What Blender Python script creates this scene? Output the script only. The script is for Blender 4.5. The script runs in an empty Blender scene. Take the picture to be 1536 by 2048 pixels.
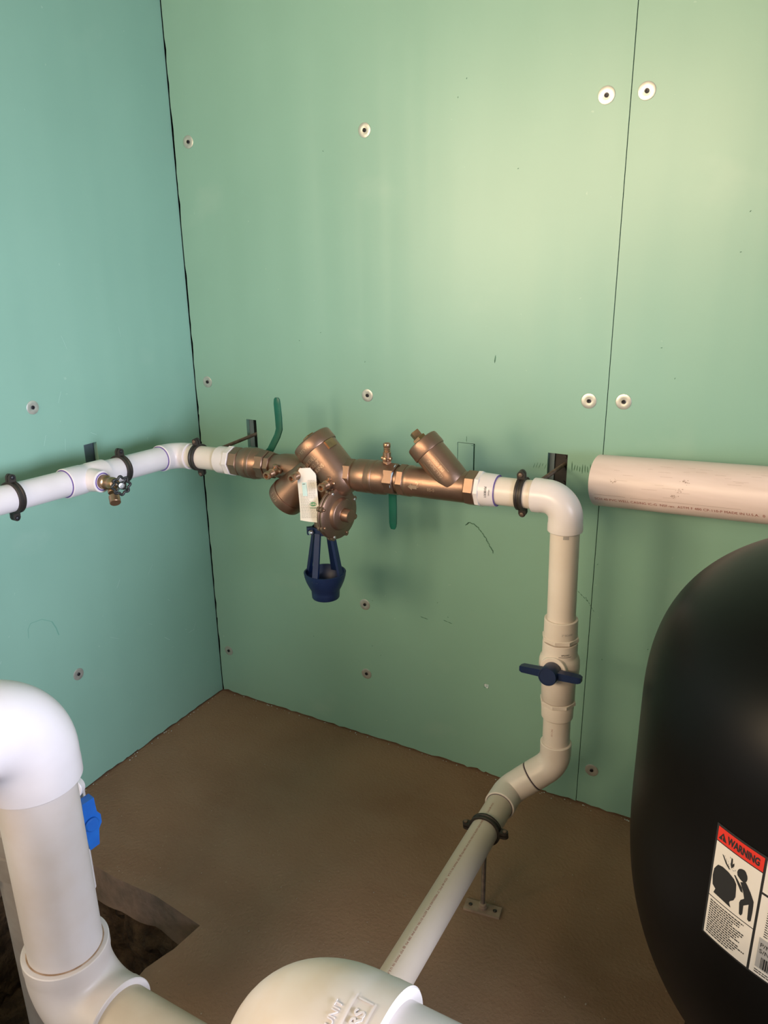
import bpy, bmesh, math, random
from mathutils import Vector as V, Matrix, noise
PI = math.pi
random.seed(7)
S = bpy.context.scene
COL = S.collection

# ------------------------------------------------------------------ camera
cam_d = bpy.data.cameras.new('camera')
cam = bpy.data.objects.new('camera', cam_d); COL.objects.link(cam); S.camera = cam
cam_d.sensor_fit = 'VERTICAL'; cam_d.sensor_height = 24.0
cam_d.lens = 24.0 * 1541.2 / 2048.0
cam_d.clip_start = 0.02
R_ = V((0.87501158, 0.48390242, -0.01389909)); U_ = V((-0.14150715, 0.28312501, 0.94858629)); F_ = V((-0.46295839, 0.82805717, -0.31621331))
M = Matrix.Identity(4)
for i in range(3):
    M[i][0] = R_[i]; M[i][1] = U_[i]; M[i][2] = -F_[i]
M[0][3], M[1][3], M[2][3] = 1.61738, -1.74522, 1.40465
cam.matrix_world = M

# ------------------------------------------------------------------ world, lights, exposure
S.view_settings.view_transform = 'Standard'; S.view_settings.look = 'None'
S.view_settings.gamma = 1.0; S.view_settings.use_curve_mapping = False
S.view_settings.exposure = 0.0
wd = bpy.data.worlds.new('World'); S.world = wd; wd.use_nodes = True
bg = wd.node_tree.nodes['Background']; bg.inputs[0].default_value = (0.75, 0.85, 1.0, 1); bg.inputs[1].default_value = 1.0

def area(name, loc, target, sx, sy, power, color, spread=PI):
    ld = bpy.data.lights.new(name, 'AREA'); ld.shape = 'RECTANGLE'; ld.size = sx; ld.size_y = sy
    ld.energy = power; ld.color = color; ld.spread = spread
    o = bpy.data.objects.new(name, ld); COL.objects.link(o); o.location = loc
    o.rotation_euler = (V(target) - V(loc)).to_track_quat('-Z', 'Z').to_euler()
    return o
# daylight through the window behind the photographer (warm, sunlit ground outside) and the open door on the right (cool sky)
area('window_daylight', (0.75, -3.60, 2.0), (0.75, 0.0, 1.95), 1.1, 0.6, 18, (1.0, 0.74, 0.46), 1.5)
area('side_door_daylight', (-0.35, -2.35, 1.6), (1.15, 0.0, 1.65), 1.0, 1.1, 21, (1.0, 0.74, 0.46), 1.6)
area('right_door_daylight', (3.25, -1.55, 1.15), (0.0, -0.75, 0.95), 0.8, 1.6, 32, (0.80, 0.84, 1.0), 1.3)

# ------------------------------------------------------------------ materials
def new_mat(name):
    m = bpy.data.materials.new(name); m.use_nodes = True
    nt = m.node_tree; b = nt.nodes['Principled BSDF']
    return m, nt, b
def mix_noise(nt, c1, c2, scale, lo=0.35, hi=0.65, detail=6, stretch=(1, 1, 1), coord='Object'):
    tc = nt.nodes.new('ShaderNodeTexCoord'); mp = nt.nodes.new('ShaderNodeMapping'); mp.inputs['Scale'].default_value = stretch
    nz = nt.nodes.new('ShaderNodeTexNoise'); nz.inputs['Scale'].default_value = scale; nz.inputs['Detail'].default_value = detail
    rp = nt.nodes.new('ShaderNodeValToRGB')
    rp.color_ramp.elements[0].position = lo; rp.color_ramp.elements[1].position = hi
    rp.color_ramp.elements[0].color = (*c1, 1); rp.color_ramp.elements[1].color = (*c2, 1)
    nt.links.new(tc.outputs[coord], mp.inputs[0]); nt.links.new(mp.outputs[0], nz.inputs[0]); nt.links.new(nz.outputs[0], rp.inputs[0])
    return rp.outputs[0], nz, mp
def add_bump(nt, b, src, strength, dist, prev=None):
    bp = nt.nodes.new('ShaderNodeBump'); bp.inputs['Strength'].default_value = strength; bp.inputs['Distance'].default_value = dist
    nt.links.new(src, bp.inputs['Height'])
    if prev: nt.links.new(prev, bp.inputs['Normal'])
    nt.links.new(bp.outputs[0], b.inputs['Normal'])
    return bp.outputs[0]
def simple(name, c1, c2=None, rough=0.5, metal=0.0, scale=12, bump=0.0, bscale=80, bdist=0.001, spec=0.5, coat=0.0, lo=.35, hi=.65, stretch=(1, 1, 1)):
    m, nt, b = new_mat(name)
    if c2: nt.links.new(mix_noise(nt, c1, c2, scale, lo, hi, stretch=stretch)[0], b.inputs['Base Color'])
    else: b.inputs['Base Color'].default_value = (*c1, 1)
    b.inputs['Roughness'].default_value = rough; b.inputs['Metallic'].default_value = metal
    b.inputs['Specular IOR Level'].default_value = spec; b.inputs['Coat Weight'].default_value = coat
    if bump:
        _, nz, _ = mix_noise(nt, (0, 0, 0), (1, 1, 1), bscale)
        add_bump(nt, b, nz.outputs[0], bump, bdist)
    return m
def mix_over(nt, base, color, mask):
    mx = nt.nodes.new('ShaderNodeMix'); mx.data_type = 'RGBA'
    nt.links.new(mask, mx.inputs[0]); nt.links.new(base, mx.inputs[6]); mx.inputs[7].default_value = (*color, 1)
    return mx.outputs[2]

def greenboard():
    m, nt, b = new_mat('moisture_resistant_green_drywall_paper')
    col, nz, _ = mix_noise(nt, (0.232, 0.415, 0.332), (0.252, 0.445, 0.358), 3.0, .3, .7)
    sp, nz2, _ = mix_noise(nt, (0, 0, 0), (1, 1, 1), 60, .74, .78, detail=2)
    sm, nz4, _ = mix_noise(nt, (0, 0, 0), (1, 1, 1), 4.0, .62, .75, detail=8, stretch=(1, 1, 1.4))
    mm = nt.nodes.new('ShaderNodeMath'); mm.operation = 'MULTIPLY'; mm.inputs[1].default_value = 0.35
    nt.links.new(sp, mm.inputs[0])
    m2 = nt.nodes.new('ShaderNodeMath'); m2.operation = 'MULTIPLY'; m2.inputs[1].default_value = 0.18
    nt.links.new(sm, m2.inputs[0])
    c = mix_over(nt, col, (0.46, 0.62, 0.52), mm.outputs[0])
    c = mix_over(nt, c, (0.42, 0.56, 0.47), m2.outputs[0])
    nt.links.new(c, b.inputs['Base Color'])
    b.inputs['Roughness'].default_value = 0.37; b.inputs['Specular IOR Level'].default_value = 0.6
    _, nzf, _ = mix_noise(nt, (0, 0, 0), (1, 1, 1), 260, detail=2)
    p = add_bump(nt, b, nzf.outputs[0], 0.12, 0.0006)
    _, nzs, _ = mix_noise(nt, (0, 0, 0), (1, 1, 1), 8.0, detail=1.5, stretch=(1, 1, .05))
    add_bump(nt, b, nzs.outputs[0], 0.30, 0.014, p)
    return m
MG = greenboard()
M_gyp = simple('gypsum_core', (.55, .56, .52), (.42, .45, .42), .9, scale=60, bump=.4)
M_stud = simple('galvanised_steel_stud', (.20, .27, .30), (.12, .16, .18), .5, .3, scale=8, stretch=(1, 1, .1))
M_dark = simple('wall_cavity_shade_backing', (.035, .04, .04), (.015, .02, .02), .95, scale=30)  # shade of gaps and cavity put into the backing sheet's near-black colour
M_gouge = simple('gouged_green_paper', (.05, .13, .09), (.10, .22, .15), .9, scale=90)
M_flake = simple('torn_paper_with_hole_light', (.75, .85, .88), (.35, .5, .55), .7, scale=160)

def concrete():
    m, nt, b = new_mat('dusty_brown_concrete')
    c, nz, _ = mix_noise(nt, (0.200, 0.108, 0.060), (0.300, 0.178, 0.105), 2.3, .3, .72, detail=10)
    s1, n1, _ = mix_noise(nt, (0, 0, 0), (1, 1, 1), 170, .70, .76, detail=2)
    s2, n2, _ = mix_noise(nt, (0, 0, 0), (1, 1, 1), 120, .72, .78, detail=2, stretch=(1.3, 1, 1))
    a = nt.nodes.new('ShaderNodeMath'); a.operation = 'MULTIPLY'; a.inputs[1].default_value = .6; nt.links.new(s1, a.inputs[0])
    d = nt.nodes.new('ShaderNodeMath'); d.operation = 'MULTIPLY'; d.inputs[1].default_value = .6; nt.links.new(s2, d.inputs[0])
    c = mix_over(nt, c, (.42, .32, .22), a.outputs[0]); c = mix_over(nt, c, (.08, .05, .03), d.outputs[0])
    t, n3, _ = mix_noise(nt, (0, 0, 0), (1, 1, 1), 5, .45, .8, detail=9, stretch=(1, 2.2, 1))
    e = nt.nodes.new('ShaderNodeMath'); e.operation = 'MULTIPLY'; e.inputs[1].default_value = .35; nt.links.new(t, e.inputs[0])
    c = mix_over(nt, c, (.30, .20, .13), e.outputs[0])
    nt.links.new(c, b.inputs['Base Color']); b.inputs['Roughness'].default_value = .85
    _, nb, _ = mix_noise(nt, (0, 0, 0), (1, 1, 1), 130, detail=8)
    p = add_bump(nt, b, nb.outputs[0], .65, .003)
    _, nb2, _ = mix_noise(nt, (0, 0, 0), (1, 1, 1), 9, detail=4)
    add_bump(nt, b, nb2.outputs[0], .3, .01, p)
    return m
M_floor = concrete()
M_slab = simple('broken_slab_edge', (.30, .19, .13), (.19, .13, .09), .9, scale=20, bump=.5, bscale=60, bdist=.004)
M_dirt = simple('brown_earth', (.16, .095, .05), (.05, .028, .015), 1.0, scale=24, bump=1.0, bscale=30, bdist=.03)
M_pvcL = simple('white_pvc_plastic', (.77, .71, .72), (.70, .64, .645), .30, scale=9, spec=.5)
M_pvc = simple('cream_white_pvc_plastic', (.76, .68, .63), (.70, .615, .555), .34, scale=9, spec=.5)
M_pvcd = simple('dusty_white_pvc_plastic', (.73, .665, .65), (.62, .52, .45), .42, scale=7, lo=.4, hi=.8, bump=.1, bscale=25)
M_grey = simple('shade_grey_pvc', (.40, .35, .33), (.24, .20, .175), .6, scale=14, lo=.4, hi=.8)  # rear pipe stands in shade; that shade is painted into its grey
M_gap = simple('dark_joint_gap', (.10, .07, .09), None, .8)
M_purple = simple('purple_primer', (.11, .06, .30), (.17, .11, .36), .4, scale=60)
M_bronze = simple('cast_bronze', (.33, .20, .14), (.24, .155, .115), .40, 0.85, scale=14, bump=.25, bscale=260, bdist=.0006)
M_bronze2 = simple('machined_bronze', (.46, .28, .18), (.36, .225, .145), .34, 0.85, scale=20)
M_letter = simple('dusty_highlight_letters', (.50, .36, .26), (.38, .26, .18), .4, .7, scale=60)  # lighter tone paints dusty highlights onto the raised letters
M_brass = simple('brown_brass', (.42, .27, .15), (.30, .19, .11), .32, 0.85, scale=60)
M_iron = simple('black_malleable_iron', (.028, .023, .021), (.045, .037, .032), .5, .3, scale=40, bump=.2, bscale=150, bdist=.0005)
M_rod = simple('brown_threaded_steel', (.20, .14, .10), (.12, .085, .065), .55, .5, scale=60)
M_plate = simple('dusty_brown_steel', (.36, .26, .18), (.26, .18, .125), .75, .1, scale=40)
M_steel = simple('galvanised_washer_steel', (.62, .61, .56), (.50, .50, .47), .38, .65, scale=60)
M_screw = simple('black_drywall_screw', (.02, .02, .025), None, .4, .4)
M_green = simple('green_vinyl_lever_coating', (.004, .105, .068), (.003, .085, .056), .4, scale=30)
M_blue = simple('navy_blue_plastic', (.006, .020, .078), (.005, .016, .065), .45, scale=30)
M_blue2 = simple('bright_blue_plastic', (.01, .13, .50), (.01, .10, .42), .4, scale=30)
M_wheel = simple('black_painted_handwheel', (.012, .013, .014), None, .45, .0)
M_zinc = simple('bright_zinc', (.70, .70, .70), None, .3, .9)
M_paper = simple('white_tag_card', (.78, .74, .71), None, .7)
M_inkg = simple('grey_print', (.30, .30, .31), None, .7)
M_inkk = simple('black_print', (.02, .02, .022), None, .6)
M_inkr = simple('red_brown_print', (.30, .07, .05), None, .6)
M_inkgr = simple('green_print', (.03, .28, .12), None, .6)
M_cyan = simple('pale_blue_sticker', (.55, .75, .78), None, .6)
M_blk = simple('black_painted_steel_tank', (.0028, .0026, .0026), (.005, .0045, .0043), .38, 0, scale=3, bump=.03, bscale=60, bdist=.0005, spec=.15)
M_label = simple('off_white_label', (.82, .77, .73), None, .5)
M_red = simple('red_label_print', (.75, .035, .02), None, .5)
M_sil = simple('silver_grey_label', (.42, .41, .42), None, .45)

# ------------------------------------------------------------------ mesh helpers
class MB:
    def __init__(s): s.v = []; s.f = []
    def add(s, verts, faces):
        o = len(s.v); s.v += [V(x) for x in verts]; s.f += [tuple(i + o for i in f) for f in faces]; return s
def basis(d, ref=None):
    d = V(d).normalized()
    r = V(ref) if ref is not None else (V((0, 0, 1)) if abs(d.z) < .9 else V((1, 0, 0)))
    u = (r - d * r.dot(d)).normalized(); w = d.cross(u)
    return d, u, w
def lathe(mb, o, d, prof, n=48, ref=None, cap=True, a0=0.0):
    """profile (s along axis, r); n sides"""
    o = V(o); d, u, w = basis(d, ref)
    vs = []; fs = []
    for s, r in prof:
        for k in range(n):
            a = 2 * PI * k / n + a0
            vs.append(o + d * s + (u * math.cos(a) + w * math.sin(a)) * r)
    m = len(prof)
    for i in range(m - 1):
        for k in range(n):
            k2 = (k + 1) % n
            fs.append((i * n + k, i * n + k2, (i + 1) * n + k2, (i + 1) * n + k))
    if cap:
        if prof[0][1] > 1e-5: fs.append(tuple(range(n - 1, -1, -1)))
        if prof[-1][1] > 1e-5: fs.append(tuple((m - 1) * n + k for k in range(n)))
    mb.add(vs, fs); return mb
def cyl(mb, a, b, r, n=32, ch=0.0, ref=None, r2=None):
    a = V(a); b = V(b); L = (b - a).length; r2 = r if r2 is None else r2
    ch = min(ch, L * .4)
    pr = [(0, r), (L, r2)] if not ch else [(0, r - ch), (ch, r), (L - ch, r2), (L, r2 - ch)]
    return lathe(mb, a, b - a, pr, n, ref)
def ring(mb, a, b, ri, ro, n=48, ch=.001):
    a = V(a); b = V(b); L = (b - a).length
    return lathe(mb, a, b - a, [(ch, ri), (0, ri + ch), (0, ro - ch), (ch, ro), (L - ch, ro), (L, ro - ch), (L, ri + ch), (L - ch, ri), (ch, ri)], n, cap=False)
def hexn(mb, a, b, af, ref=None, n=6, ch=.0015, a0=0.0):
    a = V(a); b = V(b); L = (b - a).length; r = af / 2 / math.cos(PI / n)
    return lathe(mb, a, b - a, [(0, r - ch), (ch, r), (L - ch, r), (L, r - ch)], n, ref, a0=a0)
def box(mb, c, ax, ay, az, sx, sy, sz, ch=0.0):
    c = V(c); ax = V(ax).normalized(); ay = V(ay).normalized(); az = V(az).normalized()
    vs = []; fs = []
    for z in (-1, 1):
        for (x, y) in ((-1, -1), (1, -1), (1, 1), (-1, 1)):
            vs.append(c + ax * x * sx / 2 + ay * y * sy / 2 + az * z * sz / 2)
    fs = [(3, 2, 1, 0), (4, 5, 6, 7), (0, 1, 5, 4), (1, 2, 6, 5), (2, 3, 7, 6), (3, 0, 4, 7)]
    mb.add(vs, fs); return mb
def prism(mb, pts, o, ux, uy, uz, h):
    """2D outline extruded by h along uz"""
    o = V(o); ux = V(ux); uy = V(uy); uz = V(uz); n = len(pts)
    vs = [o + ux * x + uy * y for x, y in pts] + [o + ux * x + uy * y + uz * h for x, y in pts]
    fs = [tuple(range(n - 1, -1, -1)), tuple(range(n, 2 * n))] + [(i, (i + 1) % n, n + (i + 1) % n, n + i) for i in range(n)]
    mb.add(vs, fs); return mb
def sweep(mb, pts, rads, n=40, cap=True, ref=None):
    pts = [V(p) for p in pts]; m = len(pts)
    if not hasattr(rads, '__len__'): rads = [rads] * m
    tans = []
    for i in range(m):
        a = pts[max(0, i - 1)]; b = pts[min(m - 1, i + 1)]
        t = (b - a)
        if t.length < 1e-7: t = tans[-1] if tans else V((0, 0, 1))
        tans.append(t.normalized())
    _, u, _ = basis(tans[0], ref)
    vs = []; fs = []
    for i in range(m):
        t = tans[i]; u = (u - t * u.dot(t)).normalized(); w = t.cross(u)
        for k in range(n):
            a = 2 * PI * k / n
            vs.append(pts[i] + (u * math.cos(a) + w * math.sin(a)) * rads[i])
    for i in range(m - 1):
        for k in range(n):
            k2 = (k + 1) % n
            fs.append((i * n + k, i * n + k2, (i + 1) * n + k2, (i + 1) * n + k))
    if cap:
        fs.append(tuple(range(n - 1, -1, -1))); fs.append(tuple((m - 1) * n + k for k in range(n)))
    mb.add(vs, fs); return mb
def arc(A, C, B, rb, n=16):
    """fillet path A-C-B with bend radius rb"""
    A = V(A); C = V(C); B = V(B); d1 = (A - C).normalized(); d2 = (B - C).normalized()
    ang = d1.angle(d2); t = rb / math.tan(ang / 2)
    p1 = C + d1 * t; p2 = C + d2 * t; bis = (d1 + d2).normalized(); ce = C + bis * (rb / math.sin(ang / 2))
    a = p1 - ce; b = p2 - ce; tot = a.angle(b); out = []
    for i in range(n + 1):
        f = i / n
        out.append(ce + (a * math.sin((1 - f) * tot) + b * math.sin(f * tot)) / math.sin(tot))
    return out
def elbow(mb, C, d1, d2, L1, L2, R, rp, rb, Rb=None, n=56):
    """pipe elbow with two sockets: R socket radius, rp pipe radius, L1/L2 centre to rims"""
    C = V(C); d1 = V(d1).normalized(); d2 = V(d2).normalized(); Rb = Rb or R * .97
    A = C + d1 * L1; B = C + d2 * L2
    body = arc(A, C, B, rb, 20)
    t1 = (A - body[0]).length; t2 = (B - body[-1]).length
    pts = [A, A - d1 * .0015, A - d1 * t1 * .55, A - d1 * t1 * .72, A - d1 * t1 * .9] + body + [B - d2 * t2 * .9, B - d2 * t2 * .72, B - d2 * t2 * .55, B - d2 * .0015, B]
    rr = [R - .0015, R, R, Rb, Rb] + [Rb] * len(body) + [Rb, Rb, R, R, R - .0015]
    sweep(mb, pts, rr, n, cap=False)
    for P, d in ((A, d1), (B, d2)): lathe(mb, P, -d, [(.005, rp - .002), (0, rp - .0003), (0, R - .0015)], n, cap=False)
    return mb

def finish(name, mb, mat, parent=None, origin=None, angle=38, kind=None):
    me = bpy.data.meshes.new(name)
    if parent is not None: org = V(parent['org'])
    elif origin is not None: org = V(origin)
    else:
        xs = [v.x for v in mb.v]; ys = [v.y for v in mb.v]; zs = [v.z for v in mb.v]
        org = V(((min(xs) + max(xs)) / 2, (min(ys) + max(ys)) / 2, min(zs)))
    me.from_pydata([v - org for v in mb.v], [], mb.f); me.update()
    bm = bmesh.new(); bm.from_mesh(me); bmesh.ops.recalc_face_normals(bm, faces=bm.faces[:]); bm.to_mesh(me); bm.free()
    me.materials.append(mat)
    me.polygons.foreach_set('use_smooth', [True] * len(me.polygons))
    me.set_sharp_from_angle(angle=math.radians(angle))
    o = bpy.data.objects.new(name, me); COL.objects.link(o)
    if parent is not None: o.parent = parent; o['org'] = tuple(parent['org'])
    else: o.location = org; o['org'] = tuple(org)
    if kind: o['kind'] = kind
    return o
def tag(o, label, cat, group=None):
    o['label'] = label; o['category'] = cat
    if group: o['group'] = group
    return o
def thing(name, loc, label, cat, group=None):
    o = bpy.data.objects.new(name, None); COL.objects.link(o); o.location = loc; o['org'] = tuple(loc)
    o.empty_display_size = .03
    return tag(o, label, cat, group)
def part(name, mb, mat, parent, label=None, angle=38, kind=None):
    o = finish(name, mb, mat, parent, angle=angle, kind=kind)
    if label: o['label'] = label
    return o

# text as geometry -----------------------------------------------------------
def text2d(s, size, depth=.0, align='LEFT', bold=0.0, spacing=1.0):
    cu = bpy.data.curves.new('t', 'FONT'); cu.body = s; cu.size = size; cu.extrude = depth; cu.offset = bold; cu.align_x = align
    cu.resolution_u = 3; cu.space_character = spacing
    ob = bpy.data.objects.new('t', cu); COL.objects.link(ob)
    dg = bpy.context.evaluated_depsgraph_get(); me = bpy.data.meshes.new_from_object(ob.evaluated_get(dg))
    vs = [v.co.copy() for v in me.vertices]; fs = [tuple(p.vertices) for p in me.polygons]
    bpy.data.objects.remove(ob); bpy.data.curves.remove(cu); bpy.data.meshes.remove(me)
    return vs, fs
def put(mb, vf, fn):
    vs, fs = vf; mb.add([fn(v.x, v.y, v.z) for v in vs], fs); return mb
def plane_map(o, ux, uy):
    o = V(o); ux = V(ux).normalized(); uy = V(uy).normalized(); n = ux.cross(uy)
    return lambda x, y, h: o + ux * x + uy * y + n * h
def cyl_map(c, A, N, R):
    """text runs along A, centred on outward normal N of a cylinder through c"""
    c = V(c); A = V(A).normalized(); N = V(N).normalized(); T = N.cross(A)
    return lambda x, y, h: c + A * x + (N * math.cos(y / R) + T * math.sin(y / R)) * (R + h)
def around_map(c, A, N, R):
    """text runs around the cylinder (axis A is text up)"""
    c = V(c); A = V(A).normalized(); N = V(N).normalized(); T = A.cross(N)
    return lambda x, y, h: c + A * y + (N * math.cos(x / R) + T * math.sin(x / R)) * (R + h)
def rect2d(x0, y0, x1, y1, nx=1, h=0.0):
    vs = []; fs = []
    for i in range(nx + 1):
        x = x0 + (x1 - x0) * i / nx; vs += [V((x, y0, h)), V((x, y1, h))]
    for i in range(nx): fs.append((2 * i, 2 * i + 2, 2 * i + 3, 2 * i + 1))
    return vs, fs
def poly2d(pts, h=0.0): return [V((x, y, h)) for x, y in pts], [tuple(range(len(pts)))]

# ------------------------------------------------------------------ room shell
def drywall(name, parent, mapf, us, zs, holes, thick, jit=()):
    """panel as a grid with cut-outs; holes = (u0,z0,u1,z1)"""
    u0, u1 = us; z0, z1 = zs
    ub = sorted({u0, u1, *[h[0] for h in holes], *[h[2] for h in holes]} | {u0 + (u1 - u0) * i / 60 for i in range(61)})
    zb = sorted({z0, z1, *[h[1] for h in holes], *[h[3] for h in holes]} | {z0 + (z1 - z0) * i / 90 for i in range(91)})
    mb = MB(); nu = len(ub); nz = len(zb); idx = {}
    def vid(i, j, k):
        key = (i, j, k)
        if key not in idx:
            u = ub[i]; z = zb[j]
            if 'b' in jit and j == 0: z += random.uniform(0, .005) + (.004 if random.random() < .1 else 0)
            if 'l' in jit and i == 0: u += random.choice([0, 0, .0008, .002]) if j % 7 else .003
            if 'r' in jit and i == nu - 1: u -= random.choice([0, 0, 0, .0006])
            mb.v.append(V(mapf(u, z, k * thick))); idx[key] = len(mb.v) - 1
        return idx[key]
    def solid(i, j):
        if i < 0 or j < 0 or i >= nu - 1 or j >= nz - 1: return False
        cu = (ub[i] + ub[i + 1]) / 2; cz = (zb[j] + zb[j + 1]) / 2
        return not any(h[0] < cu < h[2] and h[1] < cz < h[3] for h in holes)
    for i in range(nu - 1):
        for j in range(nz - 1):
            if not solid(i, j): continue
            mb.f.append((vid(i, j, 0), vid(i + 1, j, 0), vid(i + 1, j + 1, 0), vid(i, j + 1, 0)))
            mb.f.append((vid(i, j, 1), vid(i, j + 1, 1), vid(i + 1, j + 1, 1), vid(i + 1, j, 1)))
            for di, dj, e in ((-1, 0, ((i, j), (i, j + 1))), (1, 0, ((i + 1, j), (i + 1, j + 1))), (0, -1, ((i, j), (i + 1, j))), (0, 1, ((i, j + 1), (i + 1, j + 1)))):
                if not solid(i + di, j + dj):
                    (a, b), (c, d) = e
                    mb.f.append((vid(a, b, 0), vid(c, d, 0), vid(c, d, 1), vid(a, b, 1)))
    return part(name, mb, MG, parent, angle=30)
def struct(name, mb, mat): return finish(name, mb, mat, kind='structure', origin=(0, 0, 0), angle=30)
def quadbox(mb, lo, hi):
    c = (V(lo) + V(hi)) / 2; s = V(hi) - V(lo); return box(mb, c, (1, 0, 0), (0, 1, 0), (0, 0, 1), s.x, s.y, s.z)

TH = .0127
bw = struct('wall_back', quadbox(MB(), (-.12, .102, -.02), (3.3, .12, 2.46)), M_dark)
mapB = lambda u, z, d: (u, d, z)
holesA = [(.185, .872, .2215, .956), (1.0905, .862, 1.1385, .954), (.8565, .872, .9035, .956), (.9475, .2765, .9605, .289)]
drywall('drywall_panel', bw, mapB, (.003, 1.2188), (.003, 2.44), holesA, TH, 'bl')
drywall('drywall_panel', bw, mapB, (1.2206, 2.4392), (.003, 2.44), [], TH, 'b')
mb = MB(); quadbox(mb, (2.441, 0, .003), (3.3, TH, 2.44)); part('drywall_panel', mb, MG, bw)
# loose plug left in its scored outline between the two open cut-outs
mb = MB(); quadbox(mb, (.8575, .0012, .8725), (.8995, TH, .9545)); part('drywall_plug', mb, MG, bw)
# studs seen through the cut-outs
mb = MB()
quadbox(mb, (.155, TH + .001, .0), (.2005, .10, 2.44)); part('stud', mb, M_stud, bw)
mb = MB(); quadbox(mb, (1.200, TH + .001, 0), (1.238, .10, 2.44)); part('stud', mb, M_stud, bw)
mb = MB(); quadbox(mb, (1.0905, TH + .001, 0), (1.1035, .10, 2.44)); part('stud', mb, M_stud, bw)
# black nail plate with bolt heads behind the right cut-out
mb = MB(); quadbox(mb, (1.104, TH + .006, .80), (1.16, TH + .010, .985))
for z in (.88, .915, .944): cyl(mb, (1.127, TH + .007, z), (1.127, TH + .002, z), .0045, 12)
part('fixing_plate', mb, M_iron, bw)
# torn paper in the knocked hole; its bluish white paints light showing there
mb = MB(); r0 = random.Random(3)
for k in range(4):
    a = k * 1.57 + .4; c = V((.954 + .0035 * math.cos(a), .0015, .283 + .0035 * math.sin(a)))
    pts = [c + V((.0052 * math.cos(t + r0.random() * .4), r0.uniform(-.0035, .003), .0058 * math.sin(t + r0.random() * .4))) for t in (0, 1, 2, 3, 4, 5)]
    mb.add(pts + [p + V((0, .0006, 0)) for p in pts], [(0, 1, 2, 3, 4, 5), (11, 10, 9, 8, 7, 6)])
part('torn_paper', mb, M_flake, bw)
# gouges
def gouge(mb, x, z, l, w, ang):
    c, s = math.cos(ang), math.sin(ang)
    pts = [(-l / 2, 0), (-l * .2, w * .5), (l * .3, w * .35), (l / 2, 0), (l * .2, -w * .5), (-l * .3, -w * .4)]
    pts = [(px * c - py * s, px * s + py * c) for px, py in pts]
    prism(mb, pts, (x, -.0004, z), (1, 0, 0), (0, 0, 1), (0, -1, 0), -.0006)
mb = MB(); rr = random.Random(11)
path = [(.886, .741), (.893, .747), (.908, .744), (.92, .735), (.932, .722), (.942, .708), (.95, .695), (.957, .684), (.964, .672)]
for i in range(len(path) - 1):
    for f in (0, .5):
        x = path[i][0] + (path[i + 1][0] - path[i][0]) * f; z = path[i][1] + (path[i + 1][1] - path[i][1]) * f
        gouge(mb, x, z, .011, .0028, math.atan2(path[i + 1][1] - path[i][1], path[i + 1][0] - path[i][0]) + rr.uniform(-.5, .5))
for k in range(9): gouge(mb, 1.150 + k * .0062, .924 + rr.uniform(-.003, .003), rr.uniform(.014, .026), .0022, PI / 2 + rr.uniform(-.15, .15))
for k in range(5): gouge(mb, 1.058 + k * .007, .921 + rr.uniform(-.003, .003), rr.uniform(.008, .016), .001, PI / 2 - .3)
gouge(mb, .95, 1.167, .02, .003, PI / 2 - .1); gouge(mb, .9, .951, .014, .0014, 0); gouge(mb, .881, .966, .016, .0014, PI / 2)
gouge(mb, .903, .913, .0016, .0016, 0)
for x, z in ((.76, .4465), (.77, .4452), (.83, .4515), (.843, .449)): gouge(mb, x, z, .014, .002, -.15)
for k in range(5): gouge(mb, 1.18 + k * .007, .618 - k * .006, .008, .0016, -.8)
for k in range(6): gouge(mb, 1.236 + k * .004 - .03, .60 - k * .006, .006, .0014, -.9)
for k in range(22): gouge(mb, rr.uniform(.3, 1.5), rr.uniform(.15, 1.8), .004, .0016, rr.uniform(0, 3))
part('gouge_mark', mb, M_gouge, bw, kind='stuff')

mb = MB()
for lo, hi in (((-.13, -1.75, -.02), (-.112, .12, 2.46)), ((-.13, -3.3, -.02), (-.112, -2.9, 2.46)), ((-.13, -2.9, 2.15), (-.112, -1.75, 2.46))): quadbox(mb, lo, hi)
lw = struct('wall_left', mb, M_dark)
mapL = lambda u, z, d: (-d, -u, z)
drywall('drywall_panel', lw, mapL, (.0006, 1.2188), (.003, 2.44), [(.388, .872, .430, .952)], TH, 'b')
drywall('drywall_panel', lw, mapL, (1.2206, 1.75), (.003, 2.44), [], TH, 'b')
mb = MB(); quadbox(mb, (-TH, -3.3, .003), (0, -2.9, 2.44)); part('drywall_panel', mb, MG, lw)
mb = MB(); quadbox(mb, (-TH, -2.899, 2.15), (0, -1.751, 2.44)); part('drywall_panel', mb, MG, lw)
mb = MB(); quadbox(mb, (-.10, -.428, 0), (-TH - .004, -.375, 2.44)); part('stud', mb, M_stud, lw)

mb = MB(); rg = random.Random(31)
def lscuff(pts, w):
    P = [V((.0004, y, z)) for y, z in pts]
    for a, b in zip(P[:-1], P[1:]):
        d = (b - a).normalized(); q = V((1, 0, 0)).cross(d) * w / 2
        mb.add([a - q, b - q, b + q, a + q], [(0, 1, 2, 3)])
lscuff([(-.674, .512), (-.672, .535), (-.662, .548), (-.630, .545), (-.603, .527)], .0014)
lscuff([(-.603, .527), (-.594, .505), (-.589, .482)], .0030)
part('scuff_mark', mb, simple('rubbed_green_paper', (.16, .36, .28), None, .6), lw)
mb = MB()
for k in range(26):
    y = -rg.uniform(.1, .95); z = rg.uniform(.15, 1.3); a = rg.uniform(-.5, 3.2); l = rg.uniform(.006, .035)
    lscuff([(y, z), (y + l * math.cos(a), z + l * math.sin(a))], rg.uniform(.0005, .0011))
part('scratch', mb, simple('pale_scratched_paper', (.42, .60, .53), None, .7), lw, kind='stuff')
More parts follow.
